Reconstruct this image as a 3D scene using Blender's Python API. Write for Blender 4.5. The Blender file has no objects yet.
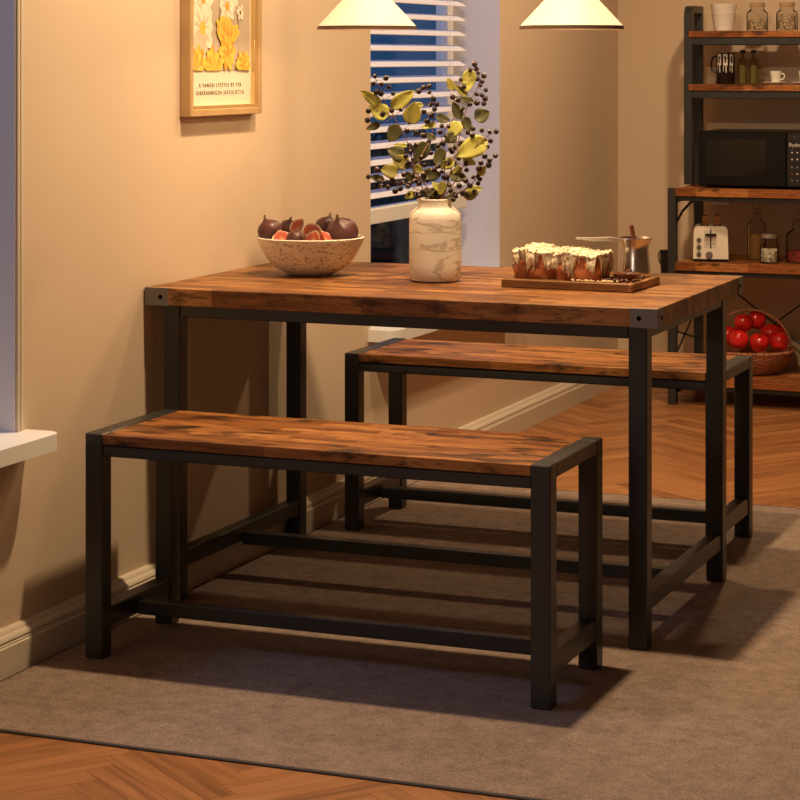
import bpy, bmesh, math, random
from mathutils import Vector, Matrix, Euler, noise
random.seed(7)
SC = bpy.context.scene
COL = SC.collection
PI = math.pi
R = math.radians

# ------------------------------------------------------------------ camera, world, lights, exposure
YAW = 21.9128
cam_d = bpy.data.cameras.new('camera'); cam = bpy.data.objects.new('camera', cam_d); COL.objects.link(cam)
cam.location = (2.5094, -4.6058, 1.2905)
cam.rotation_euler = (R(90), 0, R(YAW))
cam_d.sensor_fit = 'HORIZONTAL'; cam_d.sensor_width = 36.0
cam_d.lens = 2232.9 / 800 * 36.0
cam_d.shift_x = 0.0
cam_d.shift_y = -(400 - 59.15) / 800
cam_d.clip_start = 0.05; cam_d.clip_end = 100
SC.camera = cam

W = bpy.data.worlds.new('dusk'); SC.world = W; W.use_nodes = True
bgn = W.node_tree.nodes['Background']
bgn.inputs[0].default_value = (0.085, 0.28, 0.66, 1); bgn.inputs[1].default_value = 0.19

def lamp(name, kind, loc, power, color, size=0.1, rot=None, spot=None, blend=0.5):
    l = bpy.data.lights.new(name, kind); o = bpy.data.objects.new(name, l); COL.objects.link(o)
    o.location = loc; l.energy = power; l.color = color
    if kind == 'AREA':
        l.shape = 'DISK'; l.size = size
    elif kind == 'SUN':
        l.angle = size
    else:
        l.shadow_soft_size = size
    if kind == 'SPOT':
        l.spot_size = spot; l.spot_blend = blend
    if rot: o.rotation_euler = rot
    return o
WARM = (1.0, 0.70, 0.40)
lamp('ceiling_downlight', 'AREA', (0.82, 0.02, 2.55), 52, WARM, 0.10)
lamp('ceiling_downlight', 'AREA', (0.82, 1.15, 2.55), 17, WARM, 0.10)
lamp('ceiling_downlight', 'AREA', (0.95, 2.55, 2.55), 28, WARM, 0.12)
def aimed(name, loc, at, power, color, size):
    o = lamp(name, 'AREA', loc, power, color, size)
    o.rotation_euler = (Vector(at) - Vector(loc)).to_track_quat('-Z', 'Y').to_euler(); return o
lamp('front_fill_light', 'POINT', (0.75, -4.9, 1.3), 42, (1.0, 0.84, 0.66), 0.22)  # added fill for the front faces, no lamp stands there
aimed('evening_sky_light', (-1.5, 1.2, 2.9), (-0.1, 2.2, 0.9), 26, (0.66, 0.70, 1.0), 1.2)
aimed('evening_sky_light', (-1.5, -1.6, 2.9), (-0.1, -0.8, 0.9), 22, (0.66, 0.70, 1.0), 1.2)
PEND_W = 2.4

SC.view_settings.view_transform = 'Standard'; SC.view_settings.look = 'None'
SC.view_settings.gamma = 1.0; SC.view_settings.use_curve_mapping = False
SC.view_settings.exposure = 0.0

# ------------------------------------------------------------------ materials
def newmat(name):
    m = bpy.data.materials.new(name); m.use_nodes = True
    return m, m.node_tree.nodes, m.node_tree.links, m.node_tree.nodes['Principled BSDF']

def mat(name, col, rough=0.5, metal=0.0, spec=0.5, bump=0.0, bscale=60, vary=0.0, vscale=8, emis=None, estr=0.0, trans=0.0, ior=1.45, coat=0.0, sss=0.0):
    m, n, l, b = newmat(name)
    b.inputs['Base Color'].default_value = (*col, 1); b.inputs['Roughness'].default_value = rough
    b.inputs['Metallic'].default_value = metal; b.inputs['Specular IOR Level'].default_value = spec
    b.inputs['Transmission Weight'].default_value = trans; b.inputs['IOR'].default_value = ior
    b.inputs['Coat Weight'].default_value = coat
    if sss: b.inputs['Subsurface Weight'].default_value = sss; b.inputs['Subsurface Scale'].default_value = 0.01
    if emis: b.inputs['Emission Color'].default_value = (*emis, 1); b.inputs['Emission Strength'].default_value = estr
    tc = n.new('ShaderNodeTexCoord')
    nz = n.new('ShaderNodeTexNoise'); nz.inputs['Scale'].default_value = vscale; nz.inputs['Detail'].default_value = 4
    l.new(tc.outputs['Object'], nz.inputs['Vector'])
    if vary:
        r = n.new('ShaderNodeValToRGB'); e = r.color_ramp.elements
        e[0].position = 0.3; e[1].position = 0.7
        e[0].color = (*[c * (1 - vary) for c in col], 1); e[1].color = (*[min(1, c * (1 + vary)) for c in col], 1)
        l.new(nz.outputs['Fac'], r.inputs[0]); l.new(r.outputs[0], b.inputs['Base Color'])
    if bump:
        nb = n.new('ShaderNodeTexNoise'); nb.inputs['Scale'].default_value = bscale; nb.inputs['Detail'].default_value = 3
        l.new(tc.outputs['Object'], nb.inputs['Vector'])
        bp = n.new('ShaderNodeBump'); bp.inputs['Strength'].default_value = bump; bp.inputs['Distance'].default_value = 0.004
        l.new(nb.outputs['Fac'], bp.inputs['Height']); l.new(bp.outputs[0], b.inputs['Normal'])
    return m

def mixrgb(n, l, mode, fac, a, b):
    x = n.new('ShaderNodeMix'); x.data_type = 'RGBA'; x.blend_type = mode
    for sock, v in ((x.inputs[0], fac), (x.inputs[6], a), (x.inputs[7], b)):
        if isinstance(v, (int, float)): sock.default_value = v
        elif isinstance(v, tuple): sock.default_value = (*v, 1)
        else: l.new(v, sock)
    return x.outputs[2]

def wood(name, dark, mid, light, patch=(0.02, 0.009, 0.004), pamt=0.75, rough=0.42, row=0.042, length=0.30, axis='XY', off=(0, 0, 0), pth=0.56):
    """rustic particle board: short staves of many browns with soft dark patches"""
    m, n, l, b = newmat(name)
    tc = n.new('ShaderNodeTexCoord'); mp = n.new('ShaderNodeMapping'); mp.inputs['Location'].default_value = off
    l.new(tc.outputs['Object'], mp.inputs['Vector'])
    # wobble so that the stave joints are not ruler-straight
    br = n.new('ShaderNodeTexBrick'); br.offset = 0.37; br.inputs['Scale'].default_value = 1
    br.inputs['Brick Width'].default_value = length; br.inputs['Row Height'].default_value = row
    br.inputs['Mortar Size'].default_value = 0.0; br.inputs['Color1'].default_value = (1, 1, 1, 1); br.inputs['Color2'].default_value = (0, 0, 0, 1)
    l.new(mp.outputs[0], br.inputs['Vector'])
    m2 = n.new('ShaderNodeMapping'); m2.inputs['Scale'].default_value = (5.0, 60, 60); m2.inputs['Location'].default_value = off
    l.new(tc.outputs['Object'], m2.inputs['Vector'])
    g = n.new('ShaderNodeTexNoise'); g.inputs['Scale'].default_value = 1.0; g.inputs['Detail'].default_value = 6; g.inputs['Roughness'].default_value = 0.65
    l.new(m2.outputs[0], g.inputs['Vector'])
    add = n.new('ShaderNodeMath'); add.operation = 'MULTIPLY_ADD'; add.inputs[1].default_value = 0.38
    l.new(br.outputs['Color'], add.inputs[0])
    sc = n.new('ShaderNodeMath'); sc.operation = 'MULTIPLY'; sc.inputs[1].default_value = 0.66
    l.new(g.outputs['Fac'], sc.inputs[0]); l.new(sc.outputs[0], add.inputs[2])
    r = n.new('ShaderNodeValToRGB'); e = r.color_ramp.elements
    e[0].position = 0.22; e[0].color = (*dark, 1); e[1].position = 0.78; e[1].color = (*light, 1)
    k = r.color_ramp.elements.new(0.5); k.color = (*mid, 1)
    l.new(add.outputs[0], r.inputs[0])
    m3 = n.new('ShaderNodeMapping'); m3.inputs['Scale'].default_value = (9, 26, 26); m3.inputs['Location'].default_value = (off[0] + 3.1, off[1], off[2])
    l.new(tc.outputs['Object'], m3.inputs['Vector'])
    p = n.new('ShaderNodeTexNoise'); p.inputs['Scale'].default_value = 1.0; p.inputs['Detail'].default_value = 5; p.inputs['Roughness'].default_value = 0.6
    l.new(m3.outputs[0], p.inputs['Vector'])
    pr_ = n.new('ShaderNodeValToRGB'); pe = pr_.color_ramp.elements
    pe[0].position = pth; pe[0].color = (0, 0, 0, 1); pe[1].position = pth + 0.11; pe[1].color = (pamt, pamt, pamt, 1)
    l.new(p.outputs['Fac'], pr_.inputs[0])
    col = mixrgb(n, l, 'MIX', pr_.outputs[0], r.outputs[0], patch)
    l.new(col, b.inputs['Base Color'])
    m4 = n.new('ShaderNodeMapping'); m4.inputs['Scale'].default_value = (22, 150, 150); m4.inputs['Location'].default_value = (off[0] + 7.7, off[1], off[2])
    l.new(tc.outputs['Object'], m4.inputs['Vector'])
    q = n.new('ShaderNodeTexNoise'); q.inputs['Scale'].default_value = 1.0; q.inputs['Detail'].default_value = 4; q.inputs['Roughness'].default_value = 0.7
    l.new(m4.outputs[0], q.inputs['Vector'])
    qr = n.new('ShaderNodeValToRGB'); qe = qr.color_ramp.elements; qe[0].position = 0.53; qe[0].color = (0, 0, 0, 1); qe[1].position = 0.66; qe[1].color = (0.75, 0.75, 0.75, 1)
    l.new(q.outputs['Fac'], qr.inputs[0])
    col = mixrgb(n, l, 'MIX', qr.outputs[0], col, tuple(c * 0.6 + 0.004 for c in dark))
    l.new(col, b.inputs['Base Color'])
    b.inputs['Roughness'].default_value = rough; b.inputs['Specular IOR Level'].default_value = 0.22
    bp = n.new('ShaderNodeBump'); bp.inputs['Strength'].default_value = 0.12; bp.inputs['Distance'].default_value = 0.002
    l.new(g.outputs['Fac'], bp.inputs['Height']); l.new(bp.outputs[0], b.inputs['Normal'])
    return m

M = {}
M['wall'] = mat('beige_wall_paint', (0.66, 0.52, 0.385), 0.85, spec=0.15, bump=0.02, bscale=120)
M['ceil'] = mat('white_ceiling_paint', (0.45, 0.42, 0.38), 0.9, spec=0.1)
M['base'] = mat('cream_trim_paint', (0.66, 0.58, 0.47), 0.45, spec=0.4)
M['wallfar'] = mat('low_bounce_wall_paint', (0.20, 0.155, 0.12), 0.85, spec=0.15)  # unseen walls, darkened to cut bounced light
M['jamb'] = mat('cool_lit_white_paint', (0.62, 0.585, 0.60), 0.7, spec=0.2)  # cool light from the window put into the reveal's colour
M['white'] = mat('white_gloss_paint', (0.80, 0.78, 0.76), 0.4)
M['slat'] = mat('cool_lit_white_slat', (0.70, 0.69, 0.78), 0.45)  # lavender tint is the cool outdoor light, mixed into white slats
M['metal'] = mat('black_powder_coat', (0.029, 0.0292, 0.029), 0.36, spec=0.5, bump=0.02, bscale=500)
M['bracket'] = mat('grey_bracket_steel', (0.17, 0.16, 0.15), 0.42, spec=0.5)
M['bolt'] = mat('black_bolt', (0.008, 0.008, 0.008), 0.3)
M['black'] = mat('black_plastic', (0.010, 0.009, 0.009), 0.35)
M['tabletop'] = wood('rustic_table_board', (0.075, 0.028, 0.010), (0.235, 0.094, 0.029), (0.45, 0.215, 0.076), pamt=0.72, pth=0.55, row=0.034, length=0.19)
M['benchtop'] = wood('rustic_bench_board', (0.075, 0.028, 0.010), (0.26, 0.095, 0.026), (0.46, 0.20, 0.060), pamt=0.93, off=(1.7, 0.4, 0), pth=0.53, row=0.03, length=0.16)
M['rackwood'] = wood('rustic_shelf_board', (0.10, 0.028, 0.008), (0.32, 0.105, 0.028), (0.60, 0.26, 0.075), pamt=0.8, off=(0.2, 2.0, 0), row=0.05, length=0.2)
M['boardwood'] = wood('acacia_board', (0.14, 0.055, 0.018), (0.30, 0.14, 0.050), (0.45, 0.24, 0.09), pamt=0.5, row=0.06, length=0.5, off=(4, 1, 0))

# ------------------------------------------------------------------ geometry helpers
class MB:
    def __init__(self): self.bm = bmesh.new(); self.mats = []
    def _idx(self, m):
        if m is None: return 0
        if m not in self.mats: self.mats.append(m)
        return self.mats.index(m)
    def box(self, x0, x1, y0, y1, z0, z1, bev=0.0, m=None, rot=None, seg=1):
        b = bmesh.new(); bmesh.ops.create_cube(b, size=1)
        bmesh.ops.scale(b, vec=(x1 - x0, y1 - y0, z1 - z0), verts=b.verts)
        if bev: bmesh.ops.bevel(b, geom=list(b.edges), offset=bev, segments=seg, affect='EDGES', profile=0.5)
        if rot: bmesh.ops.rotate(b, cent=(0, 0, 0), matrix=Euler(rot).to_matrix(), verts=b.verts)
        bmesh.ops.translate(b, vec=((x0 + x1) / 2, (y0 + y1) / 2, (z0 + z1) / 2), verts=b.verts)
        return self.merge(b, m)
    def merge(self, b, m=None, mx=None):
        if mx is not None: bmesh.ops.transform(b, matrix=mx, verts=b.verts)
        i = self._idx(m); vm = {}
        for v in b.verts: vm[v] = self.bm.verts.new(v.co)
        for f in b.faces:
            try:
                nf = self.bm.faces.new([vm[v] for v in f.verts]); nf.material_index = i; nf.smooth = True
            except ValueError: pass
        b.free(); return self
    def tube(self, pts, rad, n=10, m=None, closed=False):
        pts = [Vector(p) for p in pts]; k = len(pts)
        rad = rad if isinstance(rad, (list, tuple)) else [rad] * k
        i = self._idx(m); rings = []
        t0 = (pts[1] - pts[0]).normalized()
        up = Vector((0, 0, 1)) if abs(t0.z) < 0.9 else Vector((1, 0, 0))
        nrm = t0.cross(up).normalized()
        for j, p in enumerate(pts):
            if closed: t = (pts[(j + 1) % k] - pts[j - 1]).normalized()
            else: t = (pts[min(j + 1, k - 1)] - pts[max(j - 1, 0)]).normalized()
            nrm = (nrm - t * nrm.dot(t)).normalized(); bi = t.cross(nrm)
            rings.append([self.bm.verts.new(p + (nrm * math.cos(2 * PI * q / n) + bi * math.sin(2 * PI * q / n)) * rad[j]) for q in range(n)])
        rr = list(range(k - 1)) + ([k - 1] if closed else [])
        for j in rr:
            A, B = rings[j], rings[(j + 1) % k]
            for q in range(n):
                f = self.bm.faces.new((A[q], A[(q + 1) % n], B[(q + 1) % n], B[q])); f.smooth = True; f.material_index = i
        if not closed:
            f = self.bm.faces.new(rings[0][::-1]); f.material_index = i
            f = self.bm.faces.new(rings[-1]); f.material_index = i
        return self
    def lathe(self, prof, n=40, c=(0, 0, 0), m=None, fn=None, cap=True):
        i = self._idx(m); rings = []
        for j, (r, z) in enumerate(prof):
            if r < 1e-6: rings.append([self.bm.verts.new((c[0], c[1], c[2] + z))]); continue
            ring = []
            for q in range(n):
                a = 2 * PI * q / n; rr = r; zz = z
                if fn: rr, zz = fn(r, z, a, j)
                ring.append(self.bm.verts.new((c[0] + rr * math.cos(a), c[1] + rr * math.sin(a), c[2] + zz)))
            rings.append(ring)
        for A, B in zip(rings[:-1], rings[1:]):
            for q in range(n):
                a1, b1 = q, (q + 1) % n
                if len(A) == 1 and len(B) == 1: continue
                if len(A) == 1: vs = (A[0], B[b1], B[a1])
                elif len(B) == 1: vs = (A[a1], A[b1], B[0])
                else: vs = (A[a1], A[b1], B[b1], B[a1])
                f = self.bm.faces.new(vs); f.smooth = True; f.material_index = i
        if cap:
            for rg, rev in ((rings[0], True), (rings[-1], False)):
                if len(rg) > 2:
                    f = self.bm.faces.new(rg[::-1] if rev else rg); f.material_index = i
        return self
    def ball(self, c, r, sc=(1, 1, 1), m=None, u=16, v=10, rot=None):
        b = bmesh.new(); bmesh.ops.create_uvsphere(b, u_segments=u, v_segments=v, radius=r)
        bmesh.ops.scale(b, vec=sc, verts=b.verts)
        if rot: bmesh.ops.rotate(b, cent=(0, 0, 0), matrix=Euler(rot).to_matrix(), verts=b.verts)
        bmesh.ops.translate(b, vec=c, verts=b.verts)
        return self.merge(b, m)
    def prism(self, prof, axis, a0, a1, m=None):
        """closed 2D profile swept along an axis; profile coords fill the two other axes in order"""
        i = self._idx(m)
        def P(p, a):
            if axis == 'X': return (a, p[0], p[1])
            if axis == 'Y': return (p[0], a, p[1])
            return (p[0], p[1], a)
        A = [self.bm.verts.new(P(p, a0)) for p in prof]; B = [self.bm.verts.new(P(p, a1)) for p in prof]
        k = len(prof)
        for q in range(k):
            f = self.bm.faces.new((A[q], A[(q + 1) % k], B[(q + 1) % k], B[q])); f.material_index = i
        f = self.bm.faces.new(A[::-1]); f.material_index = i
        f = self.bm.faces.new(B); f.material_index = i
        return self
    def quad(self, vs, m=None, smooth=False):
        f = self.bm.faces.new([self.bm.verts.new(v) for v in vs]); f.material_index = self._idx(m); f.smooth = smooth
        return self
    def build(self, name, material=None, parent=None, loc=(0, 0, 0), sharp=35, recalc=True):
        if recalc: bmesh.ops.recalc_face_normals(self.bm, faces=self.bm.faces)
        me = bpy.data.meshes.new(name); self.bm.to_mesh(me); self.bm.free()
        for f in me.polygons: f.use_smooth = True
        me.set_sharp_from_angle(angle=R(sharp))
        for mm in (self.mats or [material]): me.materials.append(mm)
        o = bpy.data.objects.new(name, me); COL.objects.link(o)
        o.location = loc
        if parent is not None: o.parent = parent
        return o

def tag(o, label, cat, group=None, kind=None):
    o['label'] = label; o['category'] = cat
    if group: o['group'] = group
    if kind: o['kind'] = kind
    return o
def thing(name, label, cat, loc=(0, 0, 0), rz=0.0, group=None):
    o = bpy.data.objects.new(name, None); COL.objects.link(o); o.empty_display_size = 0.05
    o.location = loc; o.rotation_euler = (0, 0, rz)
    return tag(o, label, cat, group)
def struct(o, label=None):
    o['kind'] = 'structure'
    if label: o['label'] = label
    return o
def copy_tree(o, parent=None):
    c = o.copy(); COL.objects.link(c)
    if parent is not None: c.parent = parent
    for ch in list(o.children): copy_tree(ch, c)
    return c
def text_mesh(name, s, size, material, parent, loc, rot, extrude=0.0004, spacing=1.0):
    cu = bpy.data.curves.new(name, 'FONT'); cu.body = s; cu.size = size; cu.align_x = 'CENTER'; cu.align_y = 'CENTER'
    cu.extrude = extrude; cu.space_character = spacing
    t = bpy.data.objects.new(name + '_curve', cu); COL.objects.link(t)
    dg = bpy.context.evaluated_depsgraph_get(); dg.update()
    me = bpy.data.meshes.new_from_object(t.evaluated_get(dg)); me.name = name
    bpy.data.objects.remove(t); bpy.data.curves.remove(cu)
    me.materials.clear(); me.materials.append(material)
    o = bpy.data.objects.new(name, me); COL.objects.link(o); o.location = loc; o.rotation_euler = rot; o.parent = parent
    return o
RT = Vector((math.cos(R(YAW)), math.sin(R(YAW)), 0)); FW = Vector((-math.sin(R(YAW)), math.cos(R(YAW)), 0)); UP = Vector((0, 0, 1))

# ------------------------------------------------------------------ the room shell
FL = -0.0055   # the bare floor; the top of the rug is z = 0
WX = -0.03          # face of the left wall
BY = 4.058          # face of the back wall
CH = 2.6
W1 = (1.47, 2.626)  # window with the blind
W2 = (-1.75, -0.490)
SZ = 0.459; ST = 0.494; WT = 2.15
mb = MB()
xo = WX - 0.22
for (a, b_) in ((-5.8, W2[0]), (W2[1], W1[0]), (W1[1], BY + 0.2)): mb.box(xo, WX, a, b_, -0.04, CH)
for (a, b_) in (W1, W2):
    mb.box(xo, WX, a, b_, -0.04, SZ); mb.box(xo, WX, a, b_, WT, CH)
struct(mb.build('wall_left', M['wall']))
struct(MB().box(WX, 5.2, BY, BY + 0.2, -0.04, CH).build('wall_back', M['wall']))
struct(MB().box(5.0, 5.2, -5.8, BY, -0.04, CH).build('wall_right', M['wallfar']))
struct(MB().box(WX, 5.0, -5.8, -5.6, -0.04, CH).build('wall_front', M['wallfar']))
struct(MB().box(xo, 5.2, -5.8, BY + 0.2, CH, CH + 0.1).build('ceiling', M['ceil']))

prof = [(-0.03, FL), (0.0, FL), (0.0, 0.056), (-0.003, 0.0585), (-0.003, 0.062), (-0.0065, 0.064), (-0.0065, 0.0665), (-0.004, 0.068),
        (-0.0055, 0.073), (-0.011, 0.078), (-0.014, 0.079), (-0.0155, 0.0835), (-0.020, 0.0875), (-0.030, 0.0885)]
struct(MB().prism(prof, 'Y', -5.6, BY).build('baseboard_left', M['base']))
prof_b = [(BY - 0.03 - p[0] + -0.0, p[1]) for p in prof]
prof_b = [(BY + (-0.03 - p[0]), p[1]) for p in prof]
struct(MB().prism(prof_b, 'X', 0.0, 5.0).build('baseboard_back', M['base']))

# herringbone floor: one mesh, every plank with its own tone and grain direction
def floor_planks():
    bm = bmesh.new(); uv = bm.loops.layers.uv.new('grain'); tone = bm.loops.layers.float_color.new('tone')
    w, L, gap = 0.058, 0.377, 0.0004
    rot = Matrix.Rotation(R(53), 2); rnd = random.Random(3)
    def plank(x, y, dx, dy, along_x):
        c = rot @ Vector((x + dx / 2, y + dy / 2))
        if not (-0.5 < c.x < 5.3 and -6.0 < c.y < BY + 0.4): return
        if c.x < 2.6 and c.y > -2.2 or True:
            q = [(x + gap, y + gap), (x + dx - gap, y + gap), (x + dx - gap, y + dy - gap), (x + gap, y + dy - gap)]
            vs = []
            for p in q:
                v = rot @ Vector(p) + Vector((0.085, 0.0)); vs.append(bm.verts.new((v.x, v.y, FL)))
            try: f = bm.faces.new(vs)
            except ValueError: return
            t = rnd.random(); ou, ov = rnd.random() * 30, rnd.random() * 30
            for lp, p in zip(f.loops, q):
                a, b_ = (p[0] - x, p[1] - y) if along_x else (p[1] - y, p[0] - x)
                lp[uv].uv = (a + ou, b_ + ov); lp[tone] = (t, t, t, 1)
    for c in range(-26, 27):
        for k in range(-130, 131):
            ox, oy = c * L + k * w, -c * L + k * w
            plank(ox, oy, L, w, True); plank(ox, oy + w, w, L, False)
    for co, no in (((WX, 0, 0), (-1, 0, 0)), ((5, 0, 0), (1, 0, 0)), ((0, -5.6, 0), (0, -1, 0)), ((0, BY, 0), (0, 1, 0))):
        bmesh.ops.bisect_plane(bm, geom=list(bm.verts) + list(bm.edges) + list(bm.faces), plane_co=co, plane_no=no, clear_outer=True)
    me = bpy.data.meshes.new('floor'); bm.to_mesh(me); bm.free()
    me.materials.append(M['floor'])
    o = bpy.data.objects.new('floor', me); COL.objects.link(o); return o
def floor_mat():
    m, n, l, b = newmat('herringbone_oak')
    u = n.new('ShaderNodeUVMap'); u.uv_map = 'grain'
    at = n.new('ShaderNodeAttribute'); at.attribute_name = 'tone'
    mp = n.new('ShaderNodeMapping'); mp.inputs['Scale'].default_value = (3, 38, 1); l.new(u.outputs[0], mp.inputs['Vector'])
    g = n.new('ShaderNodeTexNoise'); g.inputs['Scale'].default_value = 1; g.inputs['Detail'].default_value = 6; g.inputs['Distortion'].default_value = 0.8
    l.new(mp.outputs[0], g.inputs['Vector'])
    a = n.new('ShaderNodeMath'); a.operation = 'MULTIPLY_ADD'; a.inputs[1].default_value = 0.24
    l.new(at.outputs['Fac'], a.inputs[0])
    s = n.new('ShaderNodeMath'); s.operation = 'MULTIPLY'; s.inputs[1].default_value = 0.76; l.new(g.outputs['Fac'], s.inputs[0]); l.new(s.outputs[0], a.inputs[2])
    r = n.new('ShaderNodeValToRGB'); e = r.color_ramp.elements
    e[0].position = 0.22; e[0].color = (0.15, 0.058, 0.02, 1); e[1].position = 0.8; e[1].color = (0.53, 0.245, 0.095, 1)
    k = e.new(0.5); k.color = (0.36, 0.150, 0.053, 1)
    l.new(a.outputs[0], r.inputs[0])
    l.new(r.outputs[0], b.inputs['Base Color']); b.inputs['Roughness'].default_value = 0.38; b.inputs['Specular IOR Level'].default_value = 0.4
    return m
M['floor'] = floor_mat()
struct(floor_planks())
struct(MB().box(xo, 5.2, -5.8, BY + 0.2, -0.06, FL - 0.002).build('trim_1', mat('dark_floor_joint', (0.03, 0.012, 0.005), 0.8)), 'dark joint lines under the floor planks')

# rug
def rug_mat():
    m, n, l, b = newmat('brown_carpet')
    tc = n.new('ShaderNodeTexCoord')
    a = n.new('ShaderNodeTexNoise'); a.inputs['Scale'].default_value = 260; a.inputs['Detail'].default_value = 3; l.new(tc.outputs['Object'], a.inputs['Vector'])
    c = n.new('ShaderNodeTexNoise'); c.inputs['Scale'].default_value = 18; c.inputs['Detail'].default_value = 8; c.inputs['Roughness'].default_value = 0.8; l.new(tc.outputs['Object'], c.inputs['Vector'])
    r = n.new('ShaderNodeValToRGB'); e = r.color_ramp.elements
    e[0].position = 0.36; e[0].color = (0.15, 0.110, 0.088, 1); e[1].position = 0.64; e[1].color = (0.38, 0.285, 0.235, 1)
    ad = n.new('ShaderNodeMath'); ad.operation = 'MULTIPLY_ADD'; ad.inputs[1].default_value = 0.5; l.new(a.outputs['Fac'], ad.inputs[0])
    h = n.new('ShaderNodeMath'); h.operation = 'MULTIPLY'; h.inputs[1].default_value = 0.5; l.new(c.outputs['Fac'], h.inputs[0]); l.new(h.outputs[0], ad.inputs[2])
    l.new(ad.outputs[0], r.inputs[0]); l.new(r.outputs[0], b.inputs['Base Color'])
    b.inputs['Roughness'].default_value = 0.95; b.inputs['Specular IOR Level'].default_value = 0.1
    bp = n.new('ShaderNodeBump'); bp.inputs['Strength'].default_value = 0.5; bp.inputs['Distance'].default_value = 0.004
    l.new(a.outputs['Fac'], bp.inputs['Height']); l.new(bp.outputs[0], b.inputs['Normal'])
    return m
M['rug'] = rug_mat(); M['rugedge'] = mat('grey_rug_binding', (0.075, 0.068, 0.065), 0.9, bump=0.3, bscale=400)
RZ = 0.005
rug = thing('area_rug', 'large flat brown carpet under the dining table and both benches', 'rug', (1.7, 0.440, FL + 0.0005))
def rug_outline(z0, z1, e, m, name):
    b = MB(); b.box(-1.695 + e, 1.9 - e, -1.345 + e, 1.345 - e, z0, z1, 0.002)
    for v in b.bm.verts:   # edges waver slightly
        v.co.y += 0.004 * math.sin(v.co.x * 5)
    return b.build(name, m, rug)
rug_outline(0.0, RZ, 0.008, M['rug'], 'pile')
b = MB()
for (x0, x1, y0, y1) in ((-1.695, 1.9, -1.345, -1.337), (-1.695, 1.9, 1.337, 1.345), (-1.695, -1.687, -1.337, 1.337), (1.892, 1.9, -1.337, 1.337)):
    b.box(x0, x1, y0, y1, 0.0, RZ * 0.85, 0.002)
e_ = b.build('binding', M['rugedge'], rug); e_['label'] = 'grey bound edge'
FZ = 0.0003   # furniture stands on the rug

# windows -----------------------------------------------------------------
def glass_mat():
    m, n, l, b = newmat('window_glass'); n.remove(b)
    out = n['Material Output']; t = n.new('ShaderNodeBsdfTransparent'); g = n.new('ShaderNodeBsdfGlossy'); g.inputs['Roughness'].default_value = 0.02
    t.inputs['Color'].default_value = (0.9, 0.95, 1, 1)
    mx = n.new('ShaderNodeMixShader'); mx.inputs[0].default_value = 0.035
    l.new(t.outputs[0], mx.inputs[1]); l.new(g.outputs[0], mx.inputs[2]); l.new(mx.outputs[0], out.inputs['Surface'])
    return m
M['pane'] = glass_mat()
def window(name, y0, y1):
    w = bpy.data.objects.new(name, None); COL.objects.link(w); w.location = (WX, (y0 + y1) / 2, ST); struct(w)
    h = (y1 - y0) / 2; H = WT - ST
    j = MB(); d0 = -0.17
    j.box(d0, 0.0, -h, -h + 0.004, 0, H); j.box(d0, 0.0, h - 0.004, h, 0, H); j.box(d0, 0.0, -h + 0.004, h - 0.004, H - 0.004, H)
    j.build('jamb_lining', M['jamb'], w)
    f = MB(); a0, a1 = d0 - 0.045, d0
    f.box(a0, a1, -h, -h + 0.055, 0, H, 0.003); f.box(a0, a1, h - 0.055, h, 0, H, 0.003)
    f.box(a0, a1, -h, h, 0.0, 0.05, 0.003); f.box(a0, a1, -h, h, H - 0.05, H, 0.003)
    f.build('window_frame', M['white'], w)
    MB().box(d0 - 0.026, d0 - 0.02, -h + 0.05, h - 0.05, 0.045, H - 0.045).build('pane', M['pane'], w)
    # sill board: rounded outer corners, runs back into the reveal
    s = MB(); px = 0.090; e0, e1 = -h - 0.018, h + 0.044
    arc = []
    r = 0.035
    for q in range(7):
        a = -PI / 2 + q * PI / 12; arc.append((px - r + r * math.cos(a), e0 + r + r * math.sin(a)))
    arc2 = []
    for q in range(7):
        a = q * PI / 12; arc2.append((px - r + r * math.cos(a), e1 - r + r * math.sin(a)))
    pl = [(0.0005, e0)] + arc + arc2 + [(0.0005, e1)]
    s.prism(pl, 'Z', SZ - ST, 0.0); s.box(-0.22, 0.0005, -h + 0.0005, h - 0.0005, SZ - ST, 0.0)
    s.build('window_sill', M['white'], w)
    return w
win1 = window('window_1', *W1)
win2 = window('window_2', *W2)
# slim corner bead of the near window
c = MB().box(WX, WX + 0.005, W2[1] - 0.0, W2[1] + 0.010, ST, WT, 0.0015); c.box(WX, WX + 0.004, W2[1] + 0.014, W2[1] + 0.028, ST, WT, 0.0015)
struct(c.build('trim_2', M['base']), 'slim vertical corner bead beside the left window')

# venetian blind ----------------------------------------------------------
bl = thing('venetian_blind', 'white horizontal-slat venetian blind half lowered in the window recess', 'blind', (-0.115, 2.05, 0.79))
y0, y1 = W1[0] + 0.012 - 2.05, 2.462 - 2.05
MB().box(-0.026, 0.026, y0, y1, 0.0, 0.046, 0.003).build('bottom_rail', M['white'], bl)
MB().box(-0.03, 0.03, y0, y1, 1.26, 1.31, 0.003).build('head_rail', M['white'], bl)
z = 0.088; k = 0
while z < 1.24:
    s = MB(); n_ = 5; pts = []
    for q in range(n_ + 1):
        t = q / n_ - 0.5; pts.append((0.050 * t, 0.0035 * (1 - 4 * t * t)))
    pf = pts + [(p[0], p[1] - 0.0022) for p in pts[::-1]]
    s.prism(pf, 'Y', y0, y1)
    bmesh.ops.rotate(s.bm, cent=(0, 0, 0), matrix=Matrix.Rotation(R(24), 3, 'Y'), verts=s.bm.verts)
    bmesh.ops.translate(s.bm, vec=(0, 0, z), verts=s.bm.verts)
    s.build('slat', M['slat'], bl); z += 0.0500
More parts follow.
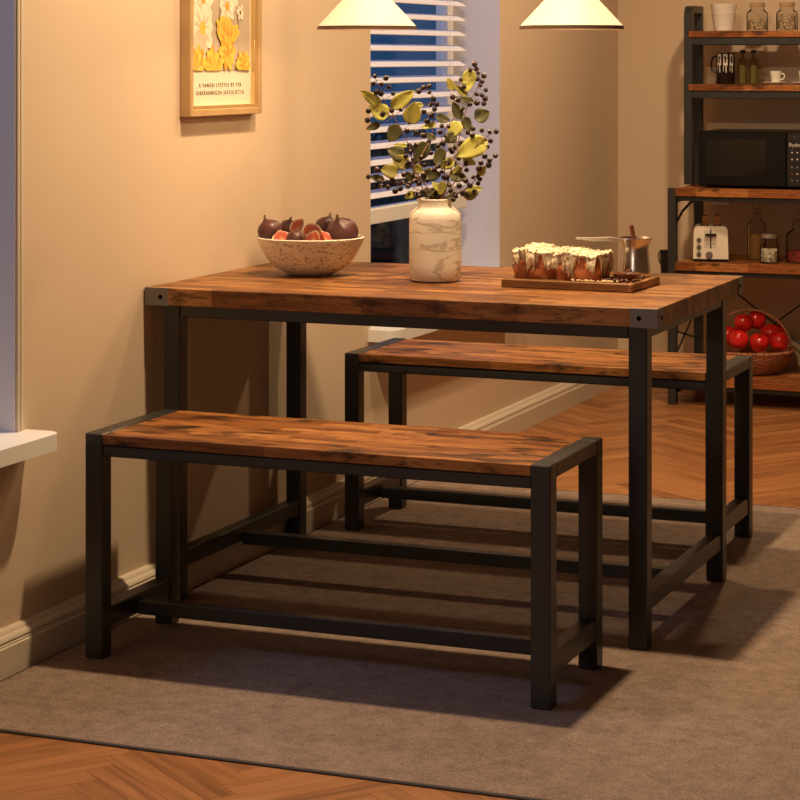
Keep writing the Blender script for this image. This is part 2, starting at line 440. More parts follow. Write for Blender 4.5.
for yy in (y0 + 0.03, y1 - 0.16):
    t = MB()
    t.tube([(-0.024, yy, 0.03), (-0.024, yy, 1.27)], 0.0011, 6); t.tube([(0.026, yy, 0.03), (0.026, yy, 1.27)], 0.0011, 6)
    t.tube([(0.0, yy + 0.012, 0.03), (0.0, yy + 0.012, 1.27)], 0.0009, 6)
    t.build('ladder_cord', M['slat'], bl)

# outside: lawn and a dark hedge -----------------------------------------
struct(MB().box(-30, xo - 0.01, -8, 30, -0.4, -0.35).build('ground', mat('night_lawn', (0.012, 0.02, 0.010), 0.95)))
def hedge():
    rnd = random.Random(5); b = MB()
    core = bmesh.new(); bmesh.ops.create_cube(core, size=1); bmesh.ops.subdivide_edges(core, edges=list(core.edges), cuts=6, use_grid_fill=True)
    bmesh.ops.scale(core, vec=(0.9, 7.0, 1.1), verts=core.verts)
    for v in core.verts: v.co += v.co.normalized() * 0.0 + Vector((noise.noise(v.co * 3), noise.noise(v.co * 2 + Vector((5, 0, 0))), noise.noise(v.co * 2 + Vector((0, 7, 0))))) * 0.10
    bmesh.ops.translate(core, vec=(0, 0, 0.53), verts=core.verts); b.merge(core)
    for q in range(4200):
        f = rnd.random(); y = rnd.uniform(-3.5, 3.5)
        if f < 0.5: p = Vector((0.45 + rnd.uniform(-0.05, 0.1), y, rnd.uniform(0.1, 1.1)))
        else: p = Vector((rnd.uniform(-0.45, 0.5), y, 1.08 + rnd.uniform(-0.06, 0.14) + 0.06 * math.sin(y * 5)))
        e = Euler((rnd.uniform(0, 6), rnd.uniform(0, 6), rnd.uniform(0, 6))).to_matrix(); s = rnd.uniform(0.03, 0.06)
        b.quad([p + e @ Vector(c_) * s for c_ in ((-1, 0, 0), (0, -0.45, 0.1), (1, 0, 0), (0, 0.45, 0.1))])
    return b.build('garden_hedge', mat('hedge_leaf', (0.02, 0.03, 0.014), 0.6, vary=0.5, vscale=20), loc=(-1.75, 4.9, -0.35), recalc=False)
tag(hedge(), 'dark clipped garden hedge outside behind the window glass', 'hedge')

# ------------------------------------------------------------------ dining table
def bar(parent, name, x0, x1, y0, y1, z0, z1, m=None, bev=0.0025):
    c = ((x0 + x1) / 2, (y0 + y1) / 2, (z0 + z1) / 2)
    return MB().box(x0 - c[0], x1 - c[0], y0 - c[1], y1 - c[1], z0 - c[2], z1 - c[2], bev).build(name, m or M['metal'], parent, c)
TX, TY, TL, TW, TH, TT = -0.0246, 0.079, 1.2484, 0.7955, 0.75, 0.0412
tb = thing('dining_table', 'rectangular dining table with rustic brown board top and black metal frame', 'table', (TX + TL / 2, TY + TW / 2, FZ))
hx, hy = TL / 2, TW / 2; TZ = TH - FZ
bar(tb, 'tabletop', -hx, hx, -hy, hy, TZ - TT, TZ, M['tabletop'], 0.0015)
S = 0.042; IN = 0.0315
lx = (-hx + IN, hx - IN - S); ly = (-hy + IN, hy - IN - S)
for x in lx:
    for y in ly: bar(tb, 'leg', x, x + S, y, y + S, 0.0, TZ - TT)
AP = 0.030
for y in ly: bar(tb, 'apron', lx[0] + S, lx[1], y + 0.002, y + S - 0.002, TZ - TT - AP, TZ - TT)
for x in lx: bar(tb, 'apron', x + 0.002, x + S - 0.002, ly[0] + S, ly[1], TZ - TT - AP, TZ - TT)
for x in lx: bar(tb, 'stretcher', x + 0.004, x + S - 0.004, ly[0] + S, ly[1], 0.078, 0.118)
bar(tb, 'stretcher', lx[0] + S - 0.004, lx[1] + 0.004, -S / 2, S / 2 - 0.004, 0.070, 0.100)
for sx in (-1, 1):
    for sy in (-1, 1):
        b = MB(); t = 0.0022; w = 0.060
        x1 = sx * (hx + t); x0 = sx * (hx - w); yb = sy * hy; yo = sy * (hy + t)
        b.box(min(x0, x1), max(x0, x1), min(yb, yo), max(yb, yo), TZ - TT - 0.001, TZ + 0.0005, 0.0006)
        b.box(min(sx * hx, x1), max(sx * hx, x1), min(sy * (hy - 0.045), yb), max(sy * (hy - 0.045), yb), TZ - TT - 0.001, TZ + 0.0005, 0.0006)
        br = b.build('corner_bracket', M['bracket'], tb); br['label'] = 'grey metal corner bracket'
        q = MB()
        q.lathe([(0.0055, 0), (0.0055, 0.001), (0.003, 0.0026), (0, 0.003)], 14)
        bmesh.ops.rotate(q.bm, cent=(0, 0, 0), matrix=Matrix.Rotation(R(90) * -sy * -1, 3, 'X'), verts=q.bm.verts)
        bmesh.ops.translate(q.bm, vec=(sx * (hx - 0.040), yo, TZ - TT * 0.52), verts=q.bm.verts)
        q2 = MB(); q2.lathe([(0.0055, 0), (0.0055, 0.001), (0.003, 0.0026), (0, 0.003)], 14)
        bmesh.ops.rotate(q2.bm, cent=(0, 0, 0), matrix=Matrix.Rotation(R(90) * sx, 3, 'Y'), verts=q2.bm.verts)
        bmesh.ops.translate(q2.bm, vec=(x1, sy * (hy - 0.030), TZ - TT * 0.52), verts=q2.bm.verts)
        q.build('bolt', M['bolt'], br); q2.build('bolt', M['bolt'], br)

# ------------------------------------------------------------------ benches
BL, BW, BH = 1.0529, 0.3591, 0.4852
def make_bench(label, loc):
    t = thing('bench', label, 'bench', loc, 0, 'benches of the dining set')
    hx, hy = BL / 2, BW / 2; H = BH - FZ; s = S
    b = MB().box(-hx + s, hx - s, -hy + 0.001, hy - 0.001, -0.011, 0.011, 0.0012).build('seat', M['benchtop'], t, (0, 0, H - 0.0125))
    for x in (-hx, hx - s):
        for y in (-hy, hy - s): bar(t, 'leg', x, x + s, y, y + s, 0.0, H)
        bar(t, 'side_rail', x, x + s, -hy + s, hy - s, H - 0.030, H)
        bar(t, 'stretcher', x + 0.003, x + s - 0.003, -hy + s, hy - s, 0.061, 0.105)
    for y in (-hy + 0.004, hy - 0.030): bar(t, 'apron', -hx + s, hx - s, y, y + 0.026, H - 0.049, H - 0.0245)
    bar(t, 'stretcher', -hx + s - 0.003, hx - s + 0.003, -0.016, 0.016, 0.060, 0.091)
    for x in (-1, 1):
        for y in (-hy + 0.012, hy - 0.012):
            q = MB().lathe([(0.0028, 0), (0.0028, 0.0006), (0, 0.0012)], 10)
            bmesh.ops.rotate(q.bm, cent=(0, 0, 0), matrix=Matrix.Rotation(R(90) * x, 3, 'Y'), verts=q.bm.verts)
            q.build('bolt', M['bolt'], t, (x * hx, y, H - 0.012))
    return t
bench = make_bench('black framed bench with rustic wood seat nearest the camera', (0.0835 + BL / 2, -0.3948 + BW / 2, FZ))
bench2 = copy_tree(bench); bench2.location = (0.0826 + BL / 2, 1.0183 + BW / 2, FZ)
bench2['label'] = 'black framed bench with rustic wood seat behind the table'

# ------------------------------------------------------------------ pendant lamps
def shade_mat():
    m, n, l, b = newmat('cream_lit_shade'); out = n['Material Output']
    b.inputs['Base Color'].default_value = (0.66, 0.60, 0.50, 1); b.inputs['Roughness'].default_value = 0.6
    b.inputs['Emission Color'].default_value = (1.0, 0.74, 0.44, 1); b.inputs['Emission Strength'].default_value = 0.10
    return m
M['shade'] = shade_mat(); M['shadein'] = mat('shade_lining', (0.85, 0.78, 0.65), 0.5)
M['rim'] = mat('bronze_rim', (0.09, 0.05, 0.03), 0.5)
M['bulb'] = mat('lit_bulb', (1, 0.9, 0.7), 0.3, emis=(1, 0.72, 0.40), estr=6)
def pendant(label, loc, r):
    t = thing('pendant_lamp', label, 'lamp', loc, 0, 'pendant lamps over the dining table')
    hgt = 0.118
    MB().lathe([(r, 0.0085), (0.020, hgt), (0.018, hgt), (r - 0.003, 0.0085)], 72, cap=False).build('lamp_shade', M['shade'], t)
    b = MB(); b.lathe([(r + 0.0022, 0.0), (r + 0.0008, 0.0088), (r - 0.0035, 0.0088), (r - 0.0015, 0.0), (r + 0.0022, 0.0)], 72, cap=False)
    o = b.build('rim', M['rim'], t); o['label'] = 'thin bronze rim'
    MB().lathe([(0.022, hgt - 0.004), (0.022, hgt + 0.03), (0.012, hgt + 0.045), (0.0, hgt + 0.046)], 32).build('cap', M['rim'], t)
    MB().tube([(0, 0, hgt + 0.04), (0, 0, CH - loc[2] - 0.02)], 0.003, 8).build('cord', M['black'], t)
    MB().lathe([(0.05, CH - loc[2] - 0.025), (0.05, CH - loc[2] - 0.001)], 32).build('canopy', M['rim'], t)
    MB().lathe([(0.012, hgt - 0.005), (0.013, hgt - 0.02), (0.026, hgt - 0.045), (0.028, hgt - 0.06), (0.02, hgt - 0.078), (0, hgt - 0.085)], 24).build('bulb', M['bulb'], t)
    # the light the bulb throws: down and out through the open shade
    lamp('pendant_bulb_light', 'POINT', (loc[0], loc[1], loc[2] + 0.018), PEND_W, WARM, 0.012)
    return t
pendant('cream cone pendant lamp hanging on the left above the vase and bowl', (0.376, 0.48, 1.3635), 0.1215)
pendant('cream cone pendant lamp hanging on the right above the cake board', (0.904, 0.48, 1.3615), 0.1225)

# ------------------------------------------------------------------ framed picture
M['frame'] = mat('gold_wood_frame', (0.50, 0.33, 0.16), 0.35, spec=0.6, vary=0.12, vscale=12)
M['gold'] = mat('bright_gold_fillet', (0.72, 0.52, 0.25), 0.25, metal=0.6)
M['paper'] = mat('cream_paper', (0.76, 0.68, 0.54), 0.8)
M['artbg'] = mat('beige_art_ground', (0.53, 0.42, 0.31), 0.85, vary=0.1, vscale=6)
M['petalw'] = mat('white_petal', (0.84, 0.74, 0.58), 0.8, vary=0.1, vscale=60)
M['petaly'] = mat('yellow_petal', (0.86, 0.52, 0.08), 0.8, vary=0.25, vscale=80)
M['petalo'] = mat('orange_petal', (0.82, 0.33, 0.04), 0.8, vary=0.25, vscale=80)
M['petals'] = mat('petal_shade', (0.66, 0.52, 0.36), 0.8)
M['petalp'] = mat('pink_petal', (0.80, 0.55, 0.40), 0.8, vary=0.15, vscale=60)
M['ink'] = mat('brown_ink', (0.10, 0.07, 0.04), 0.9)
PY0, PY1, PZ0, PZ1 = 0.262, 0.668, 1.149, 1.745
pic = thing('framed_picture', 'gold framed flower print hanging on the beige left wall', 'picture', (WX, (PY0 + PY1) / 2, PZ0))
ph = (PY1 - PY0) / 2; pH = PZ1 - PZ0; fd = 0.030; fw_ = 0.026
b = MB()
for (a0, a1, c0, c1) in ((-ph, -ph + fw_ - 0.009, 0, pH), (ph - fw_ + 0.009, ph, 0, pH), (-ph + fw_ - 0.009, ph - fw_ + 0.009, 0, fw_ - 0.009), (-ph + fw_ - 0.009, ph - fw_ + 0.009, pH - fw_ + 0.009, pH)):
    b.box(0.0005, fd, a0, a1, c0, c1, 0.0015)
b.build('frame', M['frame'], pic)
b = MB(); g0 = fw_ - 0.009
for (a0, a1, c0, c1) in ((-ph + g0, -ph + fw_, g0, pH - g0), (ph - fw_, ph - g0, g0, pH - g0), (-ph + fw_, ph - fw_, g0, fw_), (-ph + fw_, ph - fw_, pH - fw_, pH - g0)):
    b.box(0.0005, 0.021, a0, a1, c0, c1, 0.001)
b.build('fillet', M['gold'], pic)
MB().box(0.0005, 0.0095, -ph + 0.02, ph - 0.02, 0.02, pH - 0.02).build('mount', M['paper'], pic)
az0 = 0.113
art = MB(); art.box(0.0095, 0.0105, -ph + 0.035, ph - 0.035, az0, pH - 0.06, m=M['artbg'])
rndp = random.Random(11)
lay = [0.0107]
ylo, yhi, zlo, zhi = -ph + 0.035, ph - 0.035, az0, pH - 0.06
def petal(cy, cz, ang, L, w, m):
    lay[0] += 0.00001; x = lay[0]; vs = []
    n_ = 8
    def P(t, s):
        wd = w * math.sin(PI * min(1, t * 0.92 + 0.04)) ** 0.7 * s
        y = cy + math.cos(ang) * L * t - math.sin(ang) * wd; zz = cz + math.sin(ang) * L * t + math.cos(ang) * wd
        return (x + 0.0002 * t, max(ylo, min(yhi, y)), max(zlo, min(zhi, zz)))
    vs = [P(q / n_, 1) for q in range(n_ + 1)] + [P(q / n_, -1) for q in range(n_, -1, -1)]
    try: art.quad(vs, m)
    except ValueError: pass
def flower(cy, cz, r, m, k=8, w=0.26, core=None, a0=0, a1=2 * PI, m2=None):
    for q in range(k):
        a = a0 + (a1 - a0) * q / k + rndp.uniform(-0.15, 0.15)
        Lp = r * rndp.uniform(0.8, 1.1); mm_ = m2 if (m2 and q % 3 == 1) else m
        petal(cy, cz, a, Lp, r * w * rndp.uniform(0.8, 1.2), mm_)
        for da in (-0.09, 0.07): petal(cy, cz, a + da, Lp * rndp.uniform(0.6, 0.85), r * w * 0.13, M['petalo'] if mm_ is M['petaly'] else (M['petaly'] if mm_ is M['petalo'] else M['petals']))
    if core:
        for q in range(6): petal(cy + r * 0.02, cz, q * PI / 3, r * 0.25, r * 0.10, core)
def stalk(y0, z0, y1, z1):
    a = math.atan2(z1 - z0, y1 - y0); petal(y0, z0, a, math.hypot(z1 - z0, y1 - y0), 0.0022, M['ink'])
A = lambda u, v: (ylo + (yhi - ylo) * (u - 193) / (251 - 193), az0 + (70 - v) / 406.0 * 1.02)
for (u0, v0, u1, v1) in ((222, 0, 219, 38), (238, 10, 240, 28), (231, 6, 226, 40), (199, 25, 210, 32), (226, 40, 217, 66), (244, 66, 234, 70)):
    stalk(*A(u0, v0), *A(u1, v1))
flower(*A(205, -2), 0.060, M['petalw'], 9, 0.30, M['petalo'])
flower(*A(228, -18), 0.075, M['petalw'], 9, 0.30, M['petaly'])
flower(*A(228, 5), 0.050, M['petalw'], 8, 0.30, M['petalo'])
flower(*A(241, 11), 0.022, M['petalw'], 6, 0.3, M['ink'])
flower(*A(196, 20), 0.05, M['petalp'], 7, 0.3)
flower(*A(204, 28), 0.070, M['petalw'], 9, 0.32, M['petaly'])
flower(*A(200, 50), 0.055, M['petalp'], 8, 0.3)
flower(*A(198, 69), 0.060, M['petalo'], 9, 0.2, None, 0.1, PI - 0.1, M['petaly'])
flower(*A(213, 69), 0.058, M['petaly'], 9, 0.2, None, 0.1, PI - 0.1, M['petalo'])
flower(*A(227, 42), 0.075, M['petaly'], 10, 0.2, None, 0.3, PI - 0.2)
flower(*A(228, 52), 0.050, M['petaly'], 10, 0.26, M['petalo'], 0, 2 * PI, M['petalo'])
flower(*A(243, 66), 0.042, M['petaly'], 9, 0.25, M['petalo'], -0.2, PI + 0.2, M['petalo'])
art.build('print', None, pic, recalc=False)
rx90 = (R(90), 0, R(90))
text_mesh('lettering', 'A YANDRI LYSTYLE BY TER', 0.0140, M['ink'], pic, (0.0100, 0.0, 0.0755), rx90, spacing=1.45)
text_mesh('lettering', 'SERKRANNEGDA JUSTULSETTA', 0.0140, M['ink'], pic, (0.0100, 0.0, 0.0565), rx90, spacing=1.45)

# ------------------------------------------------------------------ vase and branches
def travertine(name, base, vein, vamt, pits):
    m, n, l, b = newmat(name); tc = n.new('ShaderNodeTexCoord')
    mp = n.new('ShaderNodeMapping'); mp.inputs['Scale'].default_value = (4, 4, 17); l.new(tc.outputs['Object'], mp.inputs['Vector'])
    w = n.new('ShaderNodeTexNoise'); w.inputs['Scale'].default_value = 1.2; w.inputs['Detail'].default_value = 5; w.inputs['Distortion'].default_value = 0.6
    l.new(mp.outputs[0], w.inputs['Vector'])
    r = n.new('ShaderNodeValToRGB'); e = r.color_ramp.elements
    e[0].position = 0.48; e[0].color = (0, 0, 0, 1); e[1].position = 0.50; e[1].color = (vamt, vamt, vamt, 1)
    k = e.new(0.52); k.color = (0, 0, 0, 1); l.new(w.outputs['Fac'], r.inputs[0])
    c = n.new('ShaderNodeTexNoise'); c.inputs['Scale'].default_value = 14; c.inputs['Detail'].default_value = 5; l.new(tc.outputs['Object'], c.inputs['Vector'])
    r2 = n.new('ShaderNodeValToRGB'); e2 = r2.color_ramp.elements; e2[0].position = 0.3; e2[1].position = 0.7
    e2[0].color = (*[x * 0.80 for x in base], 1); e2[1].color = (*base, 1); l.new(c.outputs['Fac'], r2.inputs[0])
    col = mixrgb(n, l, 'MIX', r.outputs[0], r2.outputs[0], vein)
    if pits:
        mq = n.new('ShaderNodeMapping'); mq.inputs['Scale'].default_value = (95, 95, 170); l.new(tc.outputs['Object'], mq.inputs['Vector'])
        p = n.new('ShaderNodeTexNoise'); p.inputs['Scale'].default_value = 1; p.inputs['Detail'].default_value = 3; l.new(mq.outputs[0], p.inputs['Vector'])
        r3 = n.new('ShaderNodeValToRGB'); e3 = r3.color_ramp.elements; e3[0].position = 0.565; e3[0].color = (0, 0, 0, 1); e3[1].position = 0.64; e3[1].color = (pits, pits, pits, 1)
        l.new(p.outputs['Fac'], r3.inputs[0]); col = mixrgb(n, l, 'MIX', r3.outputs[0], col, (0.10, 0.055, 0.03))
        bp = n.new('ShaderNodeBump'); bp.invert = True; bp.inputs['Strength'].default_value = 0.5; bp.inputs['Distance'].default_value = 0.002
        l.new(r3.outputs[0], bp.inputs['Height']); l.new(bp.outputs[0], b.inputs['Normal'])
    l.new(col, b.inputs['Base Color']); b.inputs['Roughness'].default_value = 0.6
    return m
M['vase'] = travertine('travertine_vase', (0.86, 0.80, 0.70), (0.34, 0.26, 0.19), 0.7, 0)
M['bowl'] = travertine('pitted_stone', (0.86, 0.79, 0.68), (0.50, 0.40, 0.28), 0.3, 0.62)
VC = Vector((0.560, 0.470, TH + 0.0004))
vase = MB().lathe([(0.0, 0.001), (0.050, 0.0), (0.0585, 0.004), (0.0625, 0.014), (0.0635, 0.04), (0.0635, 0.150), (0.0615, 0.164), (0.053, 0.174), (0.044, 0.179),
                   (0.0425, 0.182), (0.0430, 0.195), (0.0440, 0.199), (0.0425, 0.201), (0.0395, 0.199), (0.0385, 0.183), (0.052, 0.165), (0.055, 0.05), (0.0, 0.03)], 56).build('vase', M['vase'], loc=VC)
tag(vase, 'cream veined stone vase with short neck in the middle of the table', 'vase')

M['stem'] = mat('reddish_brown_stem', (0.20, 0.085, 0.045), 0.6)
M['berry'] = mat('dark_purple_berry', (0.022, 0.010, 0.012), 0.35, vary=0.4, vscale=90)
M['calyx'] = mat('pale_calyx', (0.45, 0.36, 0.26), 0.7)
LM = {'Y': mat('yellow_green_leaf', (0.46, 0.45, 0.10), 0.55, vary=0.22, vscale=30), 'M': mat('olive_yellow_leaf', (0.24, 0.21, 0.035), 0.55, vary=0.25, vscale=30),
      'D': mat('dark_olive_leaf', (0.070, 0.066, 0.018), 0.6, vary=0.3, vscale=30)}
def vpt(X, Y, d=0.0):     # a spot in the bouquet: right / up in metres from the middle of the vase mouth, d deeper
    px = (360 + X / 5.336 - 436) / 406.0; pz = (281 - (60 + Y / 5.336)) / 406.0 - 0.006
    return VC + RT * px + UP * pz + FW * d
paths = [
 ('left leaning berry branch with yellow leaves at its tip', 0.056, [(425, 760), (400, 730), (320, 650), (270, 470), (240, 400), (170, 270), (120, 190), (88, 90)]),
 ('upright berry branch in the middle left of the vase', 0.084, [(430, 760), (385, 700), (310, 600), (340, 500), (385, 420), (400, 300), (397, 208), (372, 145)]),
 ('short upright berry branch in the centre of the vase', 0.0, [(435, 760), (445, 700), (455, 590), (455, 480), (440, 400), (470, 355), (515, 300)]),
 ('tallest berry branch reaching up on the right of the vase', 0.029, [(440, 760), (460, 690), (490, 580), (530, 430), (560, 300), (590, 220), (640, 120), (618, 25)]),
 ('right leaning berry branch with one big yellow leaf', -0.028, [(445, 760), (470, 700), (520, 620), (575, 520), (620, 450), (680, 400), (722, 378)]),
 ('low berry branch drooping to the left of the vase mouth', -0.056, [(425, 760), (390, 720), (330, 690), (250, 650), (160, 630), (60, 612)]),
 ('low berry branch spreading to the right of the vase mouth', -0.084, [(448, 760), (480, 715), (540, 690), (600, 640), (650, 570), (712, 500)]),
]
leaves = [(25,175,120,240,.42,'Y'),(70,255,160,300,.75,'Y'),(170,255,278,175,.5,'Y'),(270,345,300,238,.7,'M'),(290,250,345,238,.5,'Y'),(50,365,115,340,.5,'D'),(170,425,215,345,.75,'D'),
 (412,300,478,325,.6,'D'),(572,155,598,48,.55,'Y'),(475,105,505,165,.5,'M'),(520,145,578,190,.45,'M'),(545,205,612,225,.45,'D'),(615,310,685,280,.85,'D'),(505,235,545,315,.5,'D'),
 (490,400,538,328,.7,'Y'),(560,300,585,370,.6,'D'),(345,362,415,342,.4,'Y'),(535,495,680,420,.55,'Y'),(305,530,370,440,.62,'D'),(408,540,452,465,.6,'D'),(165,480,245,515,.75,'D'),
 (195,452,262,458,.3,'Y'),(130,575,210,592,.8,'M'),(190,525,265,560,.8,'M'),(335,610,425,612,.65,'D'),(380,680,440,752,.75,'D'),(435,565,510,535,.6,'Y'),(550,515,610,545,.55,'Y'),
 (625,600,660,560,.7,'Y'),(250,720,300,695,.6,'Y'),(560,680,640,675,.4,'Y'),(555,722,625,690,.6,'M'),(480,600,560,625,.7,'D'),(465,430,520,395,.8,'D'),(360,400,412,425,.5,'D'),(285,570,338,590,.7,'M'),(350,712,395,690,.6,'D'),(430,705,455,640,.6,'M'),(470,725,520,700,.5,'D'),(395,650,430,690,.6,'Y'),(500,590,545,565,.6,'M'),(300,640,250,600,.6,'D'),(70,612,138,622,.45,'D')]
berries = [(300,700),(318,716),(360,690),(372,722),(410,690),(425,730),(450,690),(462,728),(478,660),(530,660),(548,700),(585,655),(268,705),(345,610),(365,640),(505,545),(470,545),(555,490),(540,450),(420,560),(400,580),(465,620),(250,510),(262,545),(87,87),(145,97),(77,127),(122,130),(160,145),(95,172),(118,180),(183,180),(320,168),(347,148),(375,142),(375,173),(397,208),(382,238),(417,237),(347,278),(387,297),(365,328),(225,265),(175,270),(98,277),(127,287),(52,272),(47,322),(440,348),(475,352),(430,380),(460,400),(615,22),(625,48),(592,52),(635,70),(665,85),(630,100),(655,115),(542,105),(645,135),(675,160),(558,142),(627,182),(655,187),(672,205),(500,197),(527,212),(590,235),(628,228),(665,232),(552,258),(650,370),(690,378),(725,377),(695,425),(677,457),(715,497),(660,500),(685,522),(680,547),(607,365),(580,385),(600,395),(550,440),(485,470),(375,437),(305,452),(270,455),(257,378),(303,385),(347,405),(275,490),(235,520),(330,520),(290,530),(243,570),(350,560),(318,560),(287,605),(180,628),(122,658),(157,663),(195,685),(222,675),(270,650),(262,665),(232,640),(100,575),(55,610),(385,497),(440,590),(450,620),(530,520),(535,490),(495,485),(512,465),(570,580),(567,545),(630,565),(640,535),(625,605),(600,610),(627,645),(635,620),(563,632),(572,710),(490,690),(510,715),(500,735),(340,690),(320,655),(520,560),(545,610),(610,690),(420,455),(445,440),(405,265),(300,640),(240,600)]
rb = random.Random(21)
P3 = []
for (lab, d, pts) in paths:
    n_ = len(pts); fine = []
    ctrl = [vpt(x, y, d * min(1.0, q / 4) ** 1.15 + (0.0 if q < 2 else rb.uniform(-0.002, 0.002))) for q, (x, y) in enumerate(pts)]
    fan = (ctrl[2] - VC); fan.z = 0; fan = fan.normalized() * 0.022
    ctrl = [VC + UP * 0.075 - fan * 1.2] + [VC + UP * 0.204 + fan * 0.85] + ctrl[1:]
    for q in range(len(ctrl) - 1):
        p0 = ctrl[max(q - 1, 0)]; p1 = ctrl[q]; p2 = ctrl[q + 1]; p3 = ctrl[min(q + 2, len(ctrl) - 1)]
        for s in range(4):
            t = s / 4; fine.append(0.5 * ((2 * p1) + (p2 - p0) * t + (2 * p0 - 5 * p1 + 4 * p2 - p3) * t * t + (3 * p1 - p0 - 3 * p2 + p3) * t ** 3))
    fine.append(ctrl[-1]); P3.append(fine)
def planar(p): q = p - VC; return Vector((q.dot(RT), q.z))
def nearest(X, Y):
    best = None; a = planar(vpt(X, Y))
    for bi, fine in enumerate(P3):
        for i, p in enumerate(fine):
            if i < 6: continue
            dd = (planar(p) - a).length + (0.004 if i < 12 else 0)
            if best is None or dd < best[0]: best = (dd, bi, i)
    return best
br_e = []; stems = []
for (lab, d, pts), fine in zip(paths, P3):
    t = thing('berry_branch', lab, 'branch', fine[0], 0, 'berry branches in the stone vase'); br_e.append(t)
    s = MB(); k = len(fine); s.tube([p - fine[0] for p in fine], [0.0019 - 0.0012 * q / (k - 1) for q in range(k)], 7); stems.append(s)
bmesh_berry = MB(); bmesh_berry.ball((0, 0, 0), 0.0064, m=M['berry'], u=14, v=10)
for q in range(5):
    a = q * 2 * PI / 5; bmesh_berry.ball((0.0016 * math.cos(a), 0.0016 * math.sin(a), 0.0060), 0.0012, (1, 1, 0.8), m=M['calyx'], u=6, v=4)
proto = bmesh_berry.build('berry'); berry_me = proto.data; bpy.data.objects.remove(proto)
def twig(bi, i, p, off):
    a = P3[bi][i]; mid = (a + p) / 2 + Vector((0, 0, -0.003)); stems[bi].tube([x - off for x in (a, mid, p)], [0.0008, 0.0006, 0.0005], 5)
for (X, Y) in berries:
    dd, bi, i = nearest(X, Y); c = P3[bi][i]; base = (c - VC).dot(FW)
    p = vpt(X, Y, base + rb.uniform(-0.006, 0.006)); off = P3[bi][0]
    o = bpy.data.objects.new('berry', berry_me); COL.objects.link(o); o.parent = br_e[bi]; o.location = p - off
    s = rb.uniform(0.85, 1.18); o.scale = (s, s, s)
    dirv = (p - c); dirv = dirv.normalized() if dirv.length > 1e-4 else UP
    o.rotation_euler = (dirv + Vector((rb.uniform(-.7, .7), rb.uniform(-1.0, .4), rb.uniform(-.4, .7)))).to_track_quat('Z', 'Y').to_euler()
    twig(bi, i, p, off)
def leaf_mesh(Ln, Wd, curl, m):
    b = MB(); nu, nv = 8, 6; grid = []
    for u in range(nu + 1):
        t = u / nu; w = Wd * (math.sin(PI * t ** 0.75) ** 0.75) * 0.5 if 0 < t < 1 else 0.0002
        row = []
        for v in range(nv + 1):
            s = v / nv * 2 - 1
            row.append(b.bm.verts.new((Ln * t, s * w, curl * Ln * (t * t - t) + 0.22 * w * abs(s) + 0.03 * Ln * math.sin(9 * t) * s * s)))
        grid.append(row)
    for u in range(nu):
        for v in range(nv):
            f = b.bm.faces.new((grid[u][v], grid[u + 1][v], grid[u + 1][v + 1], grid[u][v + 1])); f.smooth = True
    return b
for (xa, ya, xb, yb, asp, kd) in leaves:
    da, ia = nearest(xa, ya)[0], nearest(xa, ya); db, ib = nearest(xb, yb)[0], nearest(xb, yb)
    if db < da: (xa, ya, xb, yb) = (xb, yb, xa, ya); ia = ib
    dd, bi, i = ia; base = (P3[bi][i] - VC).dot(FW); off = P3[bi][0]
    d0 = base + rb.uniform(-0.004, 0.004)
    a = vpt(xa, ya, d0); e = vpt(xb, yb, d0 + rb.uniform(-0.005, 0.005)); ax = e - a; Ln = ax.length * 1.16
    ax.normalize(); view = -FW + UP * rb.uniform(-0.1, 0.45) + RT * rb.uniform(-0.3, 0.3)
    zz = (view - ax * view.dot(ax)).normalized(); yy = zz.cross(ax)
    b = leaf_mesh(Ln, Ln * asp * 1.08, rb.uniform(-0.3, 0.3), None)
    o = b.build('leaf', LM[kd], br_e[bi], recalc=False, sharp=180)
    mx = Matrix((ax, yy, zz)).transposed().to_4x4(); mx.translation = a - off; o.matrix_local = mx
    sm = o.modifiers.new('thick', 'SOLIDIFY'); sm.thickness = 0.0005
    o['label'] = {'Y': 'yellow-green leaf', 'M': 'olive-yellow leaf', 'D': 'dark olive leaf'}[kd]
    twig(bi, i, a, off)
for s, t in zip(stems, br_e): s.build('stem', M['stem'], t)

